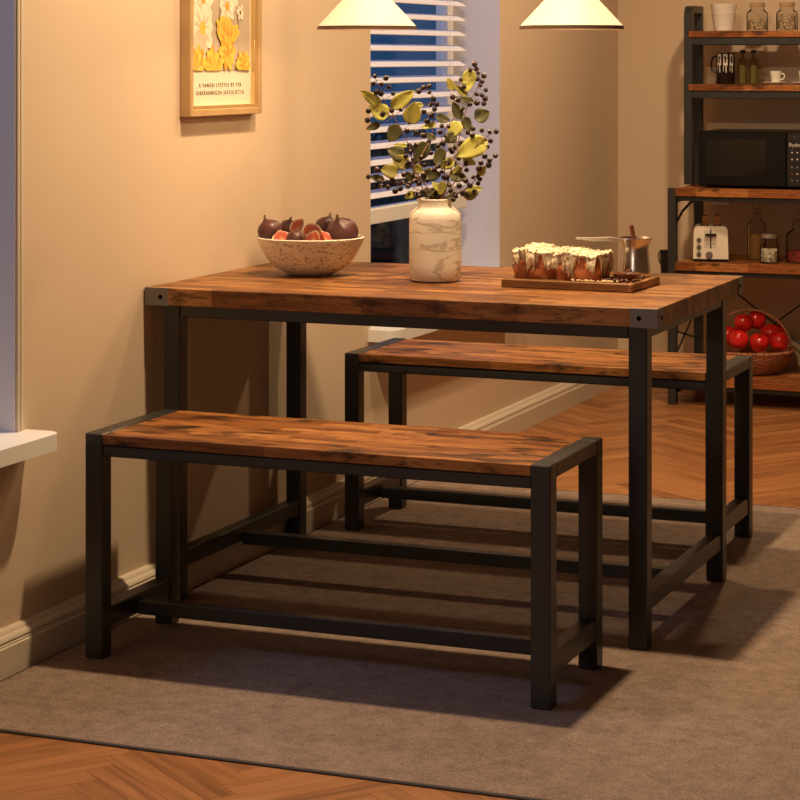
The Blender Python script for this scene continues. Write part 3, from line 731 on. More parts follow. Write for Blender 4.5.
# ------------------------------------------------------------------ bowl of figs
BC = Vector((0.211, 0.507, TH + 0.0004))
bowl = MB().lathe([(0.0, 0.0012), (0.045, 0.0), (0.060, 0.004), (0.085, 0.017), (0.107, 0.038), (0.124, 0.066), (0.134, 0.088), (0.1355, 0.094), (0.133, 0.096), (0.1275, 0.094),
                   (0.119, 0.070), (0.105, 0.048), (0.06, 0.036), (0.0, 0.035)], 64).build('fruit_bowl', M['bowl'], loc=BC)
tag(bowl, 'pitted cream stone bowl filled with figs on the left of the table', 'bowl')
M['fig'] = mat('purple_fig_skin', (0.085, 0.030, 0.030), 0.42, vary=0.5, vscale=26)
M['figstem'] = mat('fig_stem', (0.16, 0.12, 0.05), 0.6)
def fig_flesh():
    m, n, l, b = newmat('fig_flesh'); tc = n.new('ShaderNodeTexCoord')
    ln = n.new('ShaderNodeVectorMath'); ln.operation = 'LENGTH'; mp = n.new('ShaderNodeMapping'); mp.inputs['Scale'].default_value = (1, 1, 0.85); l.new(tc.outputs['Object'], mp.inputs['Vector']); l.new(mp.outputs[0], ln.inputs[0])
    nz = n.new('ShaderNodeTexNoise'); nz.inputs['Scale'].default_value = 220; l.new(tc.outputs['Object'], nz.inputs['Vector'])
    ad = n.new('ShaderNodeMath'); ad.operation = 'MULTIPLY_ADD'; ad.inputs[1].default_value = 0.010; l.new(nz.outputs['Fac'], ad.inputs[0]); l.new(ln.outputs['Value'], ad.inputs[2])
    mr = n.new('ShaderNodeMapRange'); mr.inputs['From Min'].default_value = 0.005; mr.inputs['From Max'].default_value = 0.034; l.new(ad.outputs[0], mr.inputs['Value'])
    r = n.new('ShaderNodeValToRGB'); e = r.color_ramp.elements; e[0].position = 0.0; e[0].color = (0.60, 0.32, 0.14, 1); e[1].position = 1.0; e[1].color = (0.72, 0.56, 0.38, 1)
    for p_, c_ in ((0.35, (0.46, 0.085, 0.05)), (0.66, (0.50, 0.11, 0.07)), (0.78, (0.72, 0.56, 0.38))):
        k = e.new(p_); k.color = (*c_, 1)
    l.new(mr.outputs[0], r.inputs[0]); l.new(r.outputs[0], b.inputs['Base Color']); b.inputs['Roughness'].default_value = 0.35
    return m
M['flesh'] = fig_flesh()
FIGP = [(0.0, -0.027), (0.012, -0.0262), (0.023, -0.0205), (0.0295, -0.010), (0.0315, 0.001), (0.0295, 0.012), (0.0235, 0.0205), (0.0145, 0.0262), (0.008, 0.0295), (0.005, 0.033), (0.0, 0.034)]
def fig(label, p, s, rot):
    t = thing('fig', label, 'fig', p, 0, 'whole figs in the stone bowl'); t.rotation_euler = rot
    MB().lathe([(r * s, z * s) for r, z in FIGP], 28, fn=lambda r, z, a, j: (r * (1 + 0.03 * math.sin(5 * a)), z)).build('body', M['fig'], t)
    MB().tube([(0, 0, 0.031 * s), (0.001, 0, 0.037 * s), (0.004, 0.001, 0.043 * s)], [0.0038 * s, 0.003 * s, 0.0026 * s], 8).build('stem', M['figstem'], t)
    return t
def fig_piece(label, p, s, rot, frac, name):
    t = thing(name, label, 'fig', p, 0, 'cut figs in the stone bowl'); t.rotation_euler = rot
    n_ = 14; span = 2 * PI * frac; pr_ = [(r * s, z * s) for r, z in FIGP[1:-1]]
    sk = MB(); rings = []
    for (r, z) in pr_: rings.append([sk.bm.verts.new((r * math.cos(-span / 2 + span * q / n_), r * math.sin(-span / 2 + span * q / n_), z)) for q in range(n_ + 1)])
    for A_, B_ in zip(rings[:-1], rings[1:]):
        for q in range(n_): sk.bm.faces.new((A_[q], A_[q + 1], B_[q + 1], B_[q]))
    sk.build('skin', M['fig'], t)
    fl = MB(); top, bot = (0, 0, pr_[-1][1]), (0, 0, pr_[0][1])
    for sg in (-1, 1):
        a = sg * span / 2
        fl.quad([top] + [(r * math.cos(a) * 0.995, r * math.sin(a) * 0.995, z) for r, z in pr_[::-1]] + [bot])
    o = fl.build('flesh', M['flesh'], t); o['label'] = 'red and cream fig flesh'
    return t
def bp_(u, v, d=0.0): return BC + RT * ((u - 310.5) / 399.0) + UP * ((278 - v) / 399.0 - 0.014) + FW * d
fig('dark purple fig with upright stem at the left rim of the bowl', bp_(270, 229, -0.01), 1.0, (R(4), R(-22), 0.2))
fig('small dark fig lying in the front middle of the bowl', bp_(297, 236, -0.060), 0.80, (R(62), R(25), 0.9))
fig('large purple fig with pale top on the right of the bowl', bp_(342, 231, -0.005), 1.30, (R(30), R(-10), 0.15))
fig('dark fig at the back of the bowl behind the slices', bp_(288, 229, 0.052), 0.85, (R(20), R(15), 0.0))
yawm = R(YAW)
fig_piece('fig half with red flesh facing out beside the left fig', bp_(283, 236, -0.060), 0.80, (R(-15), R(25), yawm - R(90) + R(180)), 0.5, 'fig_half')
fig_piece('upright fig wedge with pale rind at the top of the pile', bp_(299, 227, 0.008), 0.80, (R(10), R(-20), yawm + R(120)), 0.28, 'fig_wedge')
fig_piece('fig wedge with yellowish flesh right of the bowl centre', bp_(315, 237, -0.055), 0.85, (R(-25), R(-28), yawm + R(115)), 0.28, 'fig_wedge')
fig('reddish fig tucked at the back right of the bowl', bp_(326, 227, 0.045), 0.95, (R(15), R(20), 2.0))
fig_piece('narrow pale fleshed fig wedge left of the large right fig', bp_(326, 236, -0.05), 0.80, (R(-30), R(20), yawm + R(80)), 0.26, 'fig_wedge')
fig_piece('pink fleshed fig half behind the front slices', bp_(312, 232, 0.015), 0.85, (R(-30), R(5), yawm + R(90)), 0.5, 'fig_half')

# ------------------------------------------------------------------ serving board with cakes and coffee pot
SB = Vector((0.757, 0.392, TH + 0.0004)); SBT = 0.020
sb = MB().box(0, 0.325, 0.0, 0.215, 0, SBT, 0.002)
bo = sb.build('serving_board', M['boardwood'], loc=SB); bo.rotation_euler = (0, 0, R(-2.2))
tag(bo, 'rectangular wooden serving board under the two iced cakes', 'board')
BZ = TH + SBT + 0.0008
M['bread'] = mat('golden_bread_crust', (0.36, 0.115, 0.040), 0.45, vary=0.6, vscale=22, bump=0.5, bscale=90)
M['icing'] = mat('cream_icing', (0.72, 0.60, 0.42), 0.45, vary=0.5, vscale=85, bump=0.35, bscale=140)
M['crumb'] = mat('pale_crumb', (0.80, 0.62, 0.36), 0.7)
def cake(label, c, sx, sy, h, seed, rz):
    rnd = random.Random(seed)
    t = thing('iced_cake', label, 'cake', (c[0], c[1], BZ), rz, 'iced cakes on the serving board')
    def surf(u, v, extra=0.0):   # u: round the sides, v: 0 foot .. 1 top centre
        a = 2 * PI * u; ca, sa = math.cos(a), math.sin(a); p = 4.5
        k = (abs(ca) ** p + abs(sa) ** p) ** (-1 / p)
        if v < 0.62:
            q = v / 0.62; rr = 0.97 + 0.05 * math.sin(PI * q); z = h * 0.90 * q
        else:
            q = (v - 0.62) / 0.38; rr = math.cos(q * PI / 2) ** 0.55 if q < 1 else 0; z = h * (0.90 + 0.10 * math.sin(q * PI / 2))
        x = sx * k * ca * rr; y = sy * k * sa * rr
        n_ = noise.noise(Vector((x * 38 + seed, y * 38, z * 38))) * 0.005
        lob = 0.004 * math.sin(x / sx * 4.2 + seed) * (z / h)
        e = extra
        return Vector((x * (1 + (n_ + e) / sx), y * (1 + (n_ + e) / sy), max(0.0, z + (n_ + lob + e) * (v > 0.3))))
    b = MB(); nu, nv = 48, 22; g = []
    for j in range(nv + 1): g.append([b.bm.verts.new(surf(i / nu, j / nv)) for i in range(nu)])
    for j in range(nv):
        for i in range(nu): b.bm.faces.new((g[j][i], g[j][(i + 1) % nu], g[j + 1][(i + 1) % nu], g[j + 1][i]))
    b.bm.faces.new(g[0][::-1]); bmesh.ops.remove_doubles(b.bm, verts=b.bm.verts, dist=1e-5)
    b.build('loaf', M['bread'], t, sharp=80)
    # icing: a thick sheet over the top that runs down in drips of unequal length
    ic = MB(); nu = 240; nv = 18; g = []
    low = []
    for i in range(nu):
        a = i / nu
        P_ = Vector((math.cos(2 * PI * a), math.sin(2 * PI * a), seed))
        P_ = Vector((math.cos(2 * PI * a), math.sin(2 * PI * a), seed))
        n1 = noise.noise(P_ * 9); n2 = noise.noise(P_ * 3.1 + Vector((4, 0, 0))); n3 = noise.noise(P_ * 20)
        low.append(0.38 - 0.50 * n1 - 0.36 * n2 - 0.16 * n3)
    low = [min(0.66, max(0.03, x)) for x in low]
    for j in range(nv + 1):
        row = []
        for i in range(nu):
            v0 = low[i]; t_ = j / nv; v = v0 + (1.0 - v0) * t_
            ed = min(1.0, t_ * 5); row.append(ic.bm.verts.new(surf(i / nu, v, 0.0012 + 0.0038 * ed + 0.002 * noise.noise(Vector((i * 0.35, v * 22, seed))))))
        g.append(row)
    for j in range(nv):
        for i in range(nu): ic.bm.faces.new((g[j][i], g[j][(i + 1) % nu], g[j + 1][(i + 1) % nu], g[j + 1][i]))
    # chopped nuts and icing lumps on top
    for q in range(80):
        u = rnd.random(); v = rnd.uniform(0.66, 0.97); p = surf(u, v, 0.005); ic.ball(p, rnd.uniform(0.0025, 0.0052), (1, 1, 0.7), u=7, v=5, rot=(rnd.random() * 3, rnd.random() * 3, 0))
    o = ic.build('icing', M['icing'], t, sharp=80); o['label'] = 'cream icing running down in drips'
    return t
cake('iced cake on the left of the serving board with cream drips', (0.832, 0.485), 0.058, 0.072, 0.064, 3, R(-2))
cake('iced cake on the serving board beside the spoon and beans', (0.937, 0.462), 0.060, 0.058, 0.061, 9, R(-2))

M['steel'] = mat('brushed_steel', (0.72, 0.69, 0.66), 0.26, metal=1.0, bump=0.03, bscale=200)
M['copper'] = mat('cinnamon_brown', (0.30, 0.085, 0.04), 0.6, vary=0.2, vscale=50)
PC = Vector((1.039, 0.556, BZ))
pot = thing('coffee_pot', 'small steel long-handled coffee pot on the serving board', 'pot', PC)
MB().lathe([(0, 0.0), (0.034, 0.0), (0.0365, 0.004), (0.0365, 0.012), (0.0335, 0.045), (0.0315, 0.068), (0.0325, 0.076), (0.0405, 0.092), (0.0400, 0.0935), (0.031, 0.078), (0.030, 0.07), (0.034, 0.012), (0, 0.006)], 48).build('body', M['steel'], pot)
hd = -RT * 1.0 + FW * -0.05
b = MB(); hp = [(hd * 0.036 + UP * 0.086), (hd * 0.06 + UP * 0.090), (hd * 0.10 + UP * 0.0895), (hd * 0.142 + UP * 0.092)]
for j in range(3):
    pass
side = UP.cross(hd).normalized(); ring = []
for j, p in enumerate(hp):
    wv = [0.008, 0.007, 0.0075, 0.004][j]; th = [0.005, 0.0045, 0.0042, 0.002][j]
    ring.append([b.bm.verts.new(p + side * wv * sx + UP * th * sz) for sx, sz in ((-1, -1), (1, -1), (1, 1), (-1, 1))])
for A_, B_ in zip(ring[:-1], ring[1:]):
    for q in range(4): b.bm.faces.new((A_[q], A_[(q + 1) % 4], B_[(q + 1) % 4], B_[q]))
b.bm.faces.new(ring[0]); b.bm.faces.new(ring[-1])
b.build('handle', mat('satin_steel', (0.75, 0.72, 0.68), 0.5, metal=0.6), pot)
st = MB().tube([(0.006, 0.0, 0.012), (0.000, 0.0, 0.07), (-0.010, 0.0, 0.122)], [0.005, 0.005, 0.0058], 8).build('cinnamon_stick', M['copper'], loc=PC)
tag(st, 'reddish brown stick standing in the steel coffee pot', 'stick')
# scoop and beans
M['walnut'] = mat('dark_wood_scoop', (0.16, 0.055, 0.022), 0.45, vary=0.3, vscale=40)
SCP = Vector((1.044, 0.463, BZ))
b = MB()
sc_prof = [(0, 0.0005), (0.014, 0.0), (0.024, 0.004), (0.031, 0.011), (0.033, 0.0165), (0.030, 0.0165), (0.022, 0.008), (0, 0.005)]
b.lathe(sc_prof, 32)
b.tube([(-0.028, 0.010, 0.013), (-0.036, 0.013, 0.016), (-0.044, 0.016, 0.017)], [0.006, 0.0045, 0.005], 8)
sp = b.build('wooden_scoop', M['walnut'], loc=SCP); sp.rotation_euler = (0, 0, R(-60))
tag(sp, 'dark wooden scoop lying among the beans on the serving board', 'scoop')
M['bean'] = mat('dark_red_bean', (0.075, 0.016, 0.012), 0.3, vary=0.4, vscale=120)
b = MB(); b.ball((0, 0, 0), 0.0044, (1.25, 0.9, 0.8), u=12, v=8)
b.tube([(-0.0038, 0, 0.0033), (0, 0.0005, 0.0036), (0.0038, 0, 0.0033)], 0.0004, 5)
bean0 = b.build('bean', M['bean']); bean_me = bean0.data; bpy.data.objects.remove(bean0)
rq = random.Random(4); placed = []
tries = 0
while len(placed) < 60 and tries < 4000:
    tries += 1
    x = rq.uniform(0.995, 1.074); y = rq.uniform(0.392, 0.52)
    if (x - SCP.x) ** 2 + (y - SCP.y) ** 2 < 0.040 ** 2: continue
    if (x - PC.x) ** 2 + (y - PC.y) ** 2 < 0.045 ** 2: continue
    if x < 1.002 and y > 0.43: continue
    if y < 0.399 - (x - 1.0) * 0.04: continue
    if any((x - a) ** 2 + (y - c_) ** 2 < 0.0112 ** 2 for a, c_ in placed): continue
    placed.append((x, y))
    o = bpy.data.objects.new('bean', bean_me); COL.objects.link(o); o.location = (x, y, BZ + 0.0037); o.rotation_euler = (0, 0, rq.uniform(0, 6))
    tag(o, 'dark red coffee bean scattered on the right end of the serving board', 'bean', 'dark beans on the serving board')
inb = 0
for q in range(9):
    a = q * 2.399; r = 0.0056 * math.sqrt(q) + 0.0
    o = bpy.data.objects.new('bean', bean_me); COL.objects.link(o); o.location = (SCP.x + r * 1.15 * math.cos(a), SCP.y + r * 1.15 * math.sin(a), BZ + 0.0105 + 0.12 * r); o.rotation_euler = (0, 0, rq.uniform(0, 6))
    tag(o, 'dark red coffee bean heaped inside the wooden scoop', 'bean', 'dark beans in the wooden scoop')
b = MB()
for q in range(70):
    x = rq.gauss(0.995, 0.03); y = rq.uniform(0.392, 0.405) if rq.random() < 0.5 else rq.uniform(0.392, 0.43)
    if not (0.77 < x < 1.06): continue
    s = rq.uniform(0.0015, 0.0038); b.ball((x - 0.9, y - 0.4, s * 0.6), s, (1.2, 0.9, 0.75), u=6, v=4, rot=(rq.random(), rq.random(), rq.random()))
cr = b.build('cake_crumbs', M['crumb'], loc=(0.9, 0.4, BZ)); tag(cr, 'pale cake crumbs scattered along the front of the serving board', 'crumbs', kind='stuff')

# ------------------------------------------------------------------ baker's rack
RX0, RX1, RYF, RYB, RYH = 0.313, 1.33, 3.545, 3.965, 3.785
RS = 0.032
rack = thing('bakers_rack', 'tall black metal kitchen rack with rustic wood shelves against the back wall', 'rack', ((RX0 + RX1) / 2, 3.755, 0.0))
ro = Vector(rack.location)
def rbar(name, x0, x1, y0, y1, z0, z1, m=None, bev=0.002): return bar(rack, name, x0 - ro.x, x1 - ro.x, y0 - ro.y, y1 - ro.y, z0, z1, m, bev)
SH3, SH4, SH5 = 0.807, 0.529, 0.106
HS1, HS2, HT = 1.398, 1.193, 1.497
for x in (RX0, RX1 - RS):
    rbar('leg', x, x + RS, RYF, RYF + RS, FL, SH3 + 0.0)
    # rear upright runs the full height and bends over at the top to meet the front upright of the hutch
    b = MB(); w = RS; r = 0.045; zt = HT
    prof = [(RYH, SH3 + 0.0005), (RYH, zt - r)] + [(RYH + r - r * math.cos(a * PI / 12), zt - r + r * math.sin(a * PI / 12)) for a in range(1, 7)] + [(RYB, zt), (RYB, FL), (RYB - w + 0.006, FL), (RYB - w + 0.006, zt - 0.028)] + [(RYH + w + 0.016 - 0.016 * math.sin(a * PI / 8), zt - 0.028 - 0.016 + 0.016 * math.cos(a * PI / 8)) for a in range(0, 5)] + [(RYH + w, SH3)]
    prof = [(p[0] - ro.y, p[1]) for p in prof]
    b.prism(prof, 'X', x - ro.x, x + w - ro.x); b.build('hutch_upright', M['metal'], rack)
    rbar('side_rail', x + 0.003, x + RS - 0.003, RYF + RS, RYB - RS, SH4 - 0.055, SH4 - 0.03)
    rbar('side_rail', x + 0.003, x + RS - 0.003, RYF + RS, RYB - RS, 0.035, 0.066)
    rbar('side_rail', x + 0.003, x + RS - 0.003, RYF + RS, RYB - RS, SH3 - 0.055, SH3 - 0.03)
    b = MB(); xx = x + RS / 2 - ro.x
    b.tube([(xx, RYF + RS - ro.y - 0.004, 0.655), (xx, 3.70 - ro.y, 0.71), (xx, 3.83 - ro.y, 0.737), (xx, RYB - RS - ro.y + 0.004, 0.745)], 0.005, 8)
    b.build('side_brace', M['metal'], rack)
    for z0, z1 in ((0.27, 0.20), (0.16, 0.33)):
        MB().tube([(xx, RYF + RS - ro.y - 0.004, z0), (xx, RYB - RS - ro.y + 0.004, z1)], 0.004, 8).build('side_brace', M['metal'], rack)
for zt, yf in ((HS1, RYH), (HS2, RYH)):
    rbar('shelf', RX0 + RS - 0.012, RX1 - RS + 0.012, yf - 0.006, RYB, zt - 0.024, zt, M['rackwood'], 0.0015)
    rbar('shelf_rail', RX0 + RS, RX1 - RS, yf, yf + 0.02, zt - 0.053, zt - 0.0245)
    rbar('shelf_rail', RX0 + RS, RX1 - RS, RYB - 0.02, RYB, zt - 0.053, zt - 0.0245)
    rbar('side_rail', RX0 + 0.003, RX0 + RS - 0.003, RYH + RS, RYB - RS, zt - 0.053, zt - 0.0245); rbar('side_rail', RX1 - RS + 0.003, RX1 - 0.003, RYH + RS, RYB - RS, zt - 0.053, zt - 0.0245)
for zt in (SH3, SH4, SH5):
    h = 0.030 if zt != SH5 else 0.036
    b = rbar('shelf', RX0 + RS - 0.003, RX1 - RS + 0.003, RYF - 0.004, RYB - 0.001, zt - h, zt, M['rackwood'], 0.0015)
    rbar('shelf_rail', RX0 + RS, RX1 - RS, RYF + 0.012, RYF + 0.03, zt - h - 0.018, zt - h - 0.0002); rbar('shelf_rail', RX0 + RS, RX1 - RS, RYB - 0.02, RYB, zt - h - 0.018, zt - h - 0.0002)
for (z0, z1, yo) in ((0.48, 0.055, 0.010), (0.055, 0.48, 0.018)):   # the thin crossed wires of the back
    MB().tube([(RX0 + RS - ro.x, RYB - yo - ro.y, z0), (RX0 + 0.60 - ro.x, RYB - yo - ro.y, z1)], 0.0035, 8).build('back_brace', M['metal'], rack)
b = MB().tube([(RX0 + RS + 0.001 - ro.x, RYB - 0.03 - ro.y, 0.765), (RX0 + RS + 0.02 - ro.x, RYB - 0.05 - ro.y, 0.762), (RX0 + RS + 0.024 - ro.x, RYB - 0.055 - ro.y, 0.745), (RX0 + RS + 0.010 - ro.x, RYB - 0.05 - ro.y, 0.738)], 0.003, 8).build('hook', M['metal'], rack)

# things on the rack ------------------------------------------------------
M['ceramic'] = mat('white_ceramic', (0.90, 0.86, 0.78), 0.25, coat=0.3)
CUPY = 3.88
b = [(0, 0.0), (0.030, 0.0), (0.034, 0.004), (0.0425, 0.045), (0.0505, 0.062), (0.052, 0.066), (0.049, 0.066), (0.040, 0.046), (0.031, 0.01), (0, 0.008)]
ck = MB().lathe([(0, 0), (0.034, 0), (0.037, 0.003), (0.0475, 0.066), (0.0490, 0.068), (0.0455, 0.068), (0.036, 0.010), (0, 0.008)], 40).build('ceramic_cup', M['ceramic'], loc=(0.447, CUPY, HS1 + 0.0005))
tag(ck, 'lower white ceramic cup of the nested pair on the top shelf', 'cup', 'nested white cups')
ck = MB().lathe([(0, 0.0), (0.034, 0), (0.0372, 0.003), (0.0525, 0.066), (0.0535, 0.0685), (0.050, 0.0685), (0.036, 0.010), (0, 0.008)], 40).build('ceramic_cup', M['ceramic'], loc=(0.447, CUPY, HS1 + 0.0370))
tag(ck, 'upper white ceramic cup of the nested pair on the top shelf', 'cup', 'nested white cups')
def clear_glass(name, tint):
    m, n, l, b_ = newmat(name); n.remove(b_); out = n['Material Output']
    t = n.new('ShaderNodeBsdfTransparent'); t.inputs['Color'].default_value = (*tint, 1)
    g = n.new('ShaderNodeBsdfGlossy'); g.inputs['Roughness'].default_value = 0.05
    lw = n.new('ShaderNodeLayerWeight'); lw.inputs['Blend'].default_value = 0.08
    mx = n.new('ShaderNodeMixShader'); l.new(lw.outputs['Fresnel'], mx.inputs[0]); l.new(t.outputs[0], mx.inputs[1]); l.new(g.outputs[0], mx.inputs[2]); l.new(mx.outputs[0], out.inputs['Surface'])
    return m
M['glass'] = clear_glass('clear_jar_glass', (0.95, 0.94, 0.92)); M['greenglass'] = clear_glass('green_bottle_glass', (0.80, 0.77, 0.62))
M['lid'] = mat('pale_wood_lid', (0.45, 0.30, 0.17), 0.5); M['oats'] = mat('mixed_oats', (0.42, 0.33, 0.23), 0.8, vary=0.85, vscale=140, bump=0.8, bscale=200)
M['beans'] = mat('white_beans', (0.66, 0.60, 0.47), 0.5, vary=0.7, vscale=110, bump=0.8, bscale=160); M['oil'] = mat('amber_oil', (0.32, 0.17, 0.05), 0.3)
M['redfruit'] = mat('dried_red_fruit', (0.30, 0.045, 0.03), 0.5, vary=0.6, vscale=60, bump=0.9, bscale=90); M['olive'] = mat('olive_liquid', (0.20, 0.17, 0.085), 0.3)
M['cork'] = mat('dark_cap', (0.012, 0.010, 0.010), 0.4); M['tin'] = mat('tin_lid', (0.50, 0.47, 0.43), 0.35, metal=0.8)
def jar(name, label, loc, r, h, neck, fill, fmat, lidm, ball=False, cat='jar', group=None):
    t = thing(name, label, cat, loc, 0, group)
    MB().lathe([(0, 0.0), (r * 0.94, 0.0), (r, 0.004), (r, h * 0.66), (r * 0.95, h * 0.74), (neck, h * 0.84), (neck, h), (neck - 0.002, h), (neck - 0.002, h * 0.84), (r * 0.93, h * 0.735), (r - 0.002, h * 0.66), (r - 0.002, 0.006), (0, 0.004)], 36).build('glass_body', M['glass'], t)
    rr = r - 0.0028
    MB().lathe([(0, 0.0045), (rr, 0.0065), (rr, fill * h), (rr * 0.5, fill * h + 0.004), (0, fill * h + 0.002)], 30, fn=lambda a_, z_, th, j: (a_, z_ + (0.004 * math.sin(3 * th) if j == 2 else 0))).build('contents', fmat, t)
    if ball:
        MB().lathe([(neck - 0.0025, h - 0.012), (neck - 0.0025, h), (neck + 0.003, h), (neck + 0.003, h + 0.006), (neck * 0.5, h + 0.010)], 24).build('stopper', M['glass'], t)
        MB().ball((0, 0, h + 0.023), 0.016).build('stopper_knob', M['glass'], t)
    else:
        MB().lathe([(neck + 0.002, h - 0.004), (neck + 0.003, h + 0.010), (neck, h + 0.012), (0, h + 0.012)], 30).build('lid', lidm, t)
    return t
jar('storage_jar', 'glass jar half full of oats next to the white cups', (0.577, 3.885, HS1 + 0.0005), 0.041, 0.098, 0.027, 0.40, M['oats'], M['lid'], group='lidded jars on the top shelf')
jar('storage_jar', 'fuller glass jar of oats on the right of the top shelf', (0.692, 3.885, HS1 + 0.0005), 0.041, 0.098, 0.027, 0.62, M['oats'], M['lid'], group='lidded jars on the top shelf')
# dark pitcher with pale printed forks
pt = thing('dark_pitcher', 'dark brown pitcher with white cutlery print on the second shelf', 'pitcher', (0.454, 3.88, HS2 + 0.0005))
M['darkcer'] = mat('dark_brown_enamel', (0.016, 0.008, 0.007), 0.35); M['print'] = mat('white_print', (0.75, 0.70, 0.62), 0.6)
MB().lathe([(0, 0), (0.034, 0), (0.036, 0.003), (0.035, 0.118), (0.037, 0.122), (0.034, 0.122), (0.033, 0.01), (0, 0.008)], 40).build('body', M['darkcer'], pt)
b = MB(); hl = [Vector((-0.033, 0, 0.108)), Vector((-0.050, 0, 0.104)), Vector((-0.058, 0, 0.082)), Vector((-0.055, 0, 0.055)), Vector((-0.034, 0, 0.042))]
b.tube(hl, 0.0042, 8); b.build('handle', M['darkcer'], pt)
b = MB()
def cyl_patch(a0, a1, z0, z1, r=0.0366):
    k = 5; lo = [(r * math.cos(a0 + (a1 - a0) * q / k), r * math.sin(a0 + (a1 - a0) * q / k), z0) for q in range(k + 1)]; hi = [(x, y, z1) for x, y, _ in lo]
    b.quad(lo + hi[::-1])
for ac in (-118, -78, -38):   # three spoons and forks: pale handle blocks above, thin pale tines below
    ac = R(ac); w = R(13)
    cyl_patch(ac - w, ac + w * 0.2 if ac > R(-100) else ac + w, 0.108, 0.117); cyl_patch(ac - w, ac - w * 0.45, 0.078, 0.108); cyl_patch(ac + w * 0.35, ac + w, 0.078, 0.117); cyl_patch(ac - w, ac + w, 0.073, 0.082)
    cyl_patch(ac + w * 0.1, ac + w * 0.55, 0.045, 0.073); cyl_patch(ac - w, ac - w * 0.75, 0.05, 0.073)
b.build('cutlery_print', M['print'], pt, recalc=False)
def bottle(label, loc):
    t = thing('oil_bottle', label, 'bottle', loc, 0, 'green bottles on the second shelf')
    MB().lathe([(0, 0), (0.016, 0), (0.0175, 0.002), (0.0175, 0.092), (0.0155, 0.099), (0.006, 0.103), (0.0055, 0.120), (0.0045, 0.120), (0, 0.119)], 28).build('glass_body', M['greenglass'], t)
    MB().lathe([(0, 0.003), (0.0155, 0.004), (0.0155, 0.074), (0, 0.075)], 24).build('contents', M['olive'], t)
    MB().lathe([(0.0095, 0.1185), (0.0095, 0.131), (0.008, 0.1325), (0, 0.1325)], 20).build('cap', M['cork'], t)
bottle('green glass bottle with black cap next to the dark pitcher', (0.521, 3.88, HS2 + 0.0005))
bottle('green glass bottle with black cap nearer the white cups', (0.564, 3.88, HS2 + 0.0005))
def cup_saucer(x, l1, l2):
    s = MB().lathe([(0, 0.0), (0.028, 0.0), (0.030, 0.003), (0.049, 0.008), (0.049, 0.0095), (0.029, 0.005), (0, 0.0045)], 40).build('saucer', M['ceramic'], loc=(x, 3.875, HS2 + 0.0005)); tag(s, l1, 'saucer', 'saucers on the second shelf')
    t = thing('espresso_cup', l2, 'cup', (x + 0.003, 3.875, HS2 + 0.0057), 0, 'small white cups on the second shelf')
    MB().lathe([(0, 0.0), (0.015, 0.0), (0.0165, 0.002), (0.0225, 0.046), (0.0215, 0.0465), (0.015, 0.005), (0, 0.004)], 32).build('body', M['ceramic'], t)
    MB().tube([(0.020, 0, 0.036), (0.031, 0, 0.036), (0.034, 0, 0.026), (0.029, 0, 0.016), (0.018, 0, 0.013)], 0.0026, 8).build('handle', M['ceramic'], t)
cup_saucer(0.648, 'white saucer nearest the green bottles on the second shelf', 'small white espresso cup nearest the green bottles')
cup_saucer(0.758, 'white saucer at the photo edge on the second shelf', 'small white espresso cup at the right photo edge')
# microwave
mw = thing('microwave', 'black microwave oven on the middle rack shelf', 'microwave', (0.415, 3.60, SH3 + 0.0005))
M['mwglass'] = mat('dark_oven_glass', (0.010, 0.008, 0.006), 0.12, spec=0.4); M['mwbody'] = mat('black_oven_body', (0.004, 0.0035, 0.0035), 0.3, spec=0.3); M['panel'] = mat('dark_grey_panel', (0.014, 0.012, 0.012), 0.3)
M['mark'] = mat('white_marking', (0.75, 0.72, 0.68), 0.5); M['markdim'] = mat('grey_marking', (0.30, 0.28, 0.27), 0.5); M['redmark'] = mat('red_marking', (0.45, 0.02, 0.015), 0.5)
MB().box(0, 0.46, 0.012, 0.33, 0.008, 0.212, 0.004).build('body', M['mwbody'], mw)
MB().box(0.002, 0.335, 0.0, 0.0115, 0.010, 0.210, 0.003).build('door', M['mwbody'], mw)
MB().box(0.030, 0.262, -0.0012, 0.0004, 0.045, 0.185, 0.0008).build('door_window', M['mwglass'], mw)
MB().box(0.337, 0.458, 0.0, 0.0115, 0.010, 0.210, 0.003).build('control_panel', M['panel'], mw)
for x in (0.03, 0.43):
    for y in (0.04, 0.30): MB().lathe([(0.012, 0), (0.012, 0.0085)], 12).build('foot', M['black'], mw, (x, y, 0.0))
b = MB().box(0.28, 0.29, -0.016, -0.010, 0.05, 0.17, 0.002)
text_mesh('lettering', 'Rydn', 0.020, M['mark'], mw, (0.366, -0.0006, 0.165), (R(90), 0, 0)); text_mesh('lettering', 'I', 0.014, M['markdim'], mw, (0.366, -0.0006, 0.193), (R(90), 0, 0))
for r_, z in enumerate((0.137, 0.112, 0.083, 0.058, 0.034)):
    for c_, x in enumerate((0.357, 0.377)):
        mt = M['redmark'] if (r_ == 3 and c_ == 0) else (M['mark'] if r_ in (0, 1, 3) else M['markdim'])
        MB().box(x - 0.0028, x + 0.0028, -0.001, 0.0002, z - 0.0024, z + 0.0024, 0.0004).build('button', mt, mw)
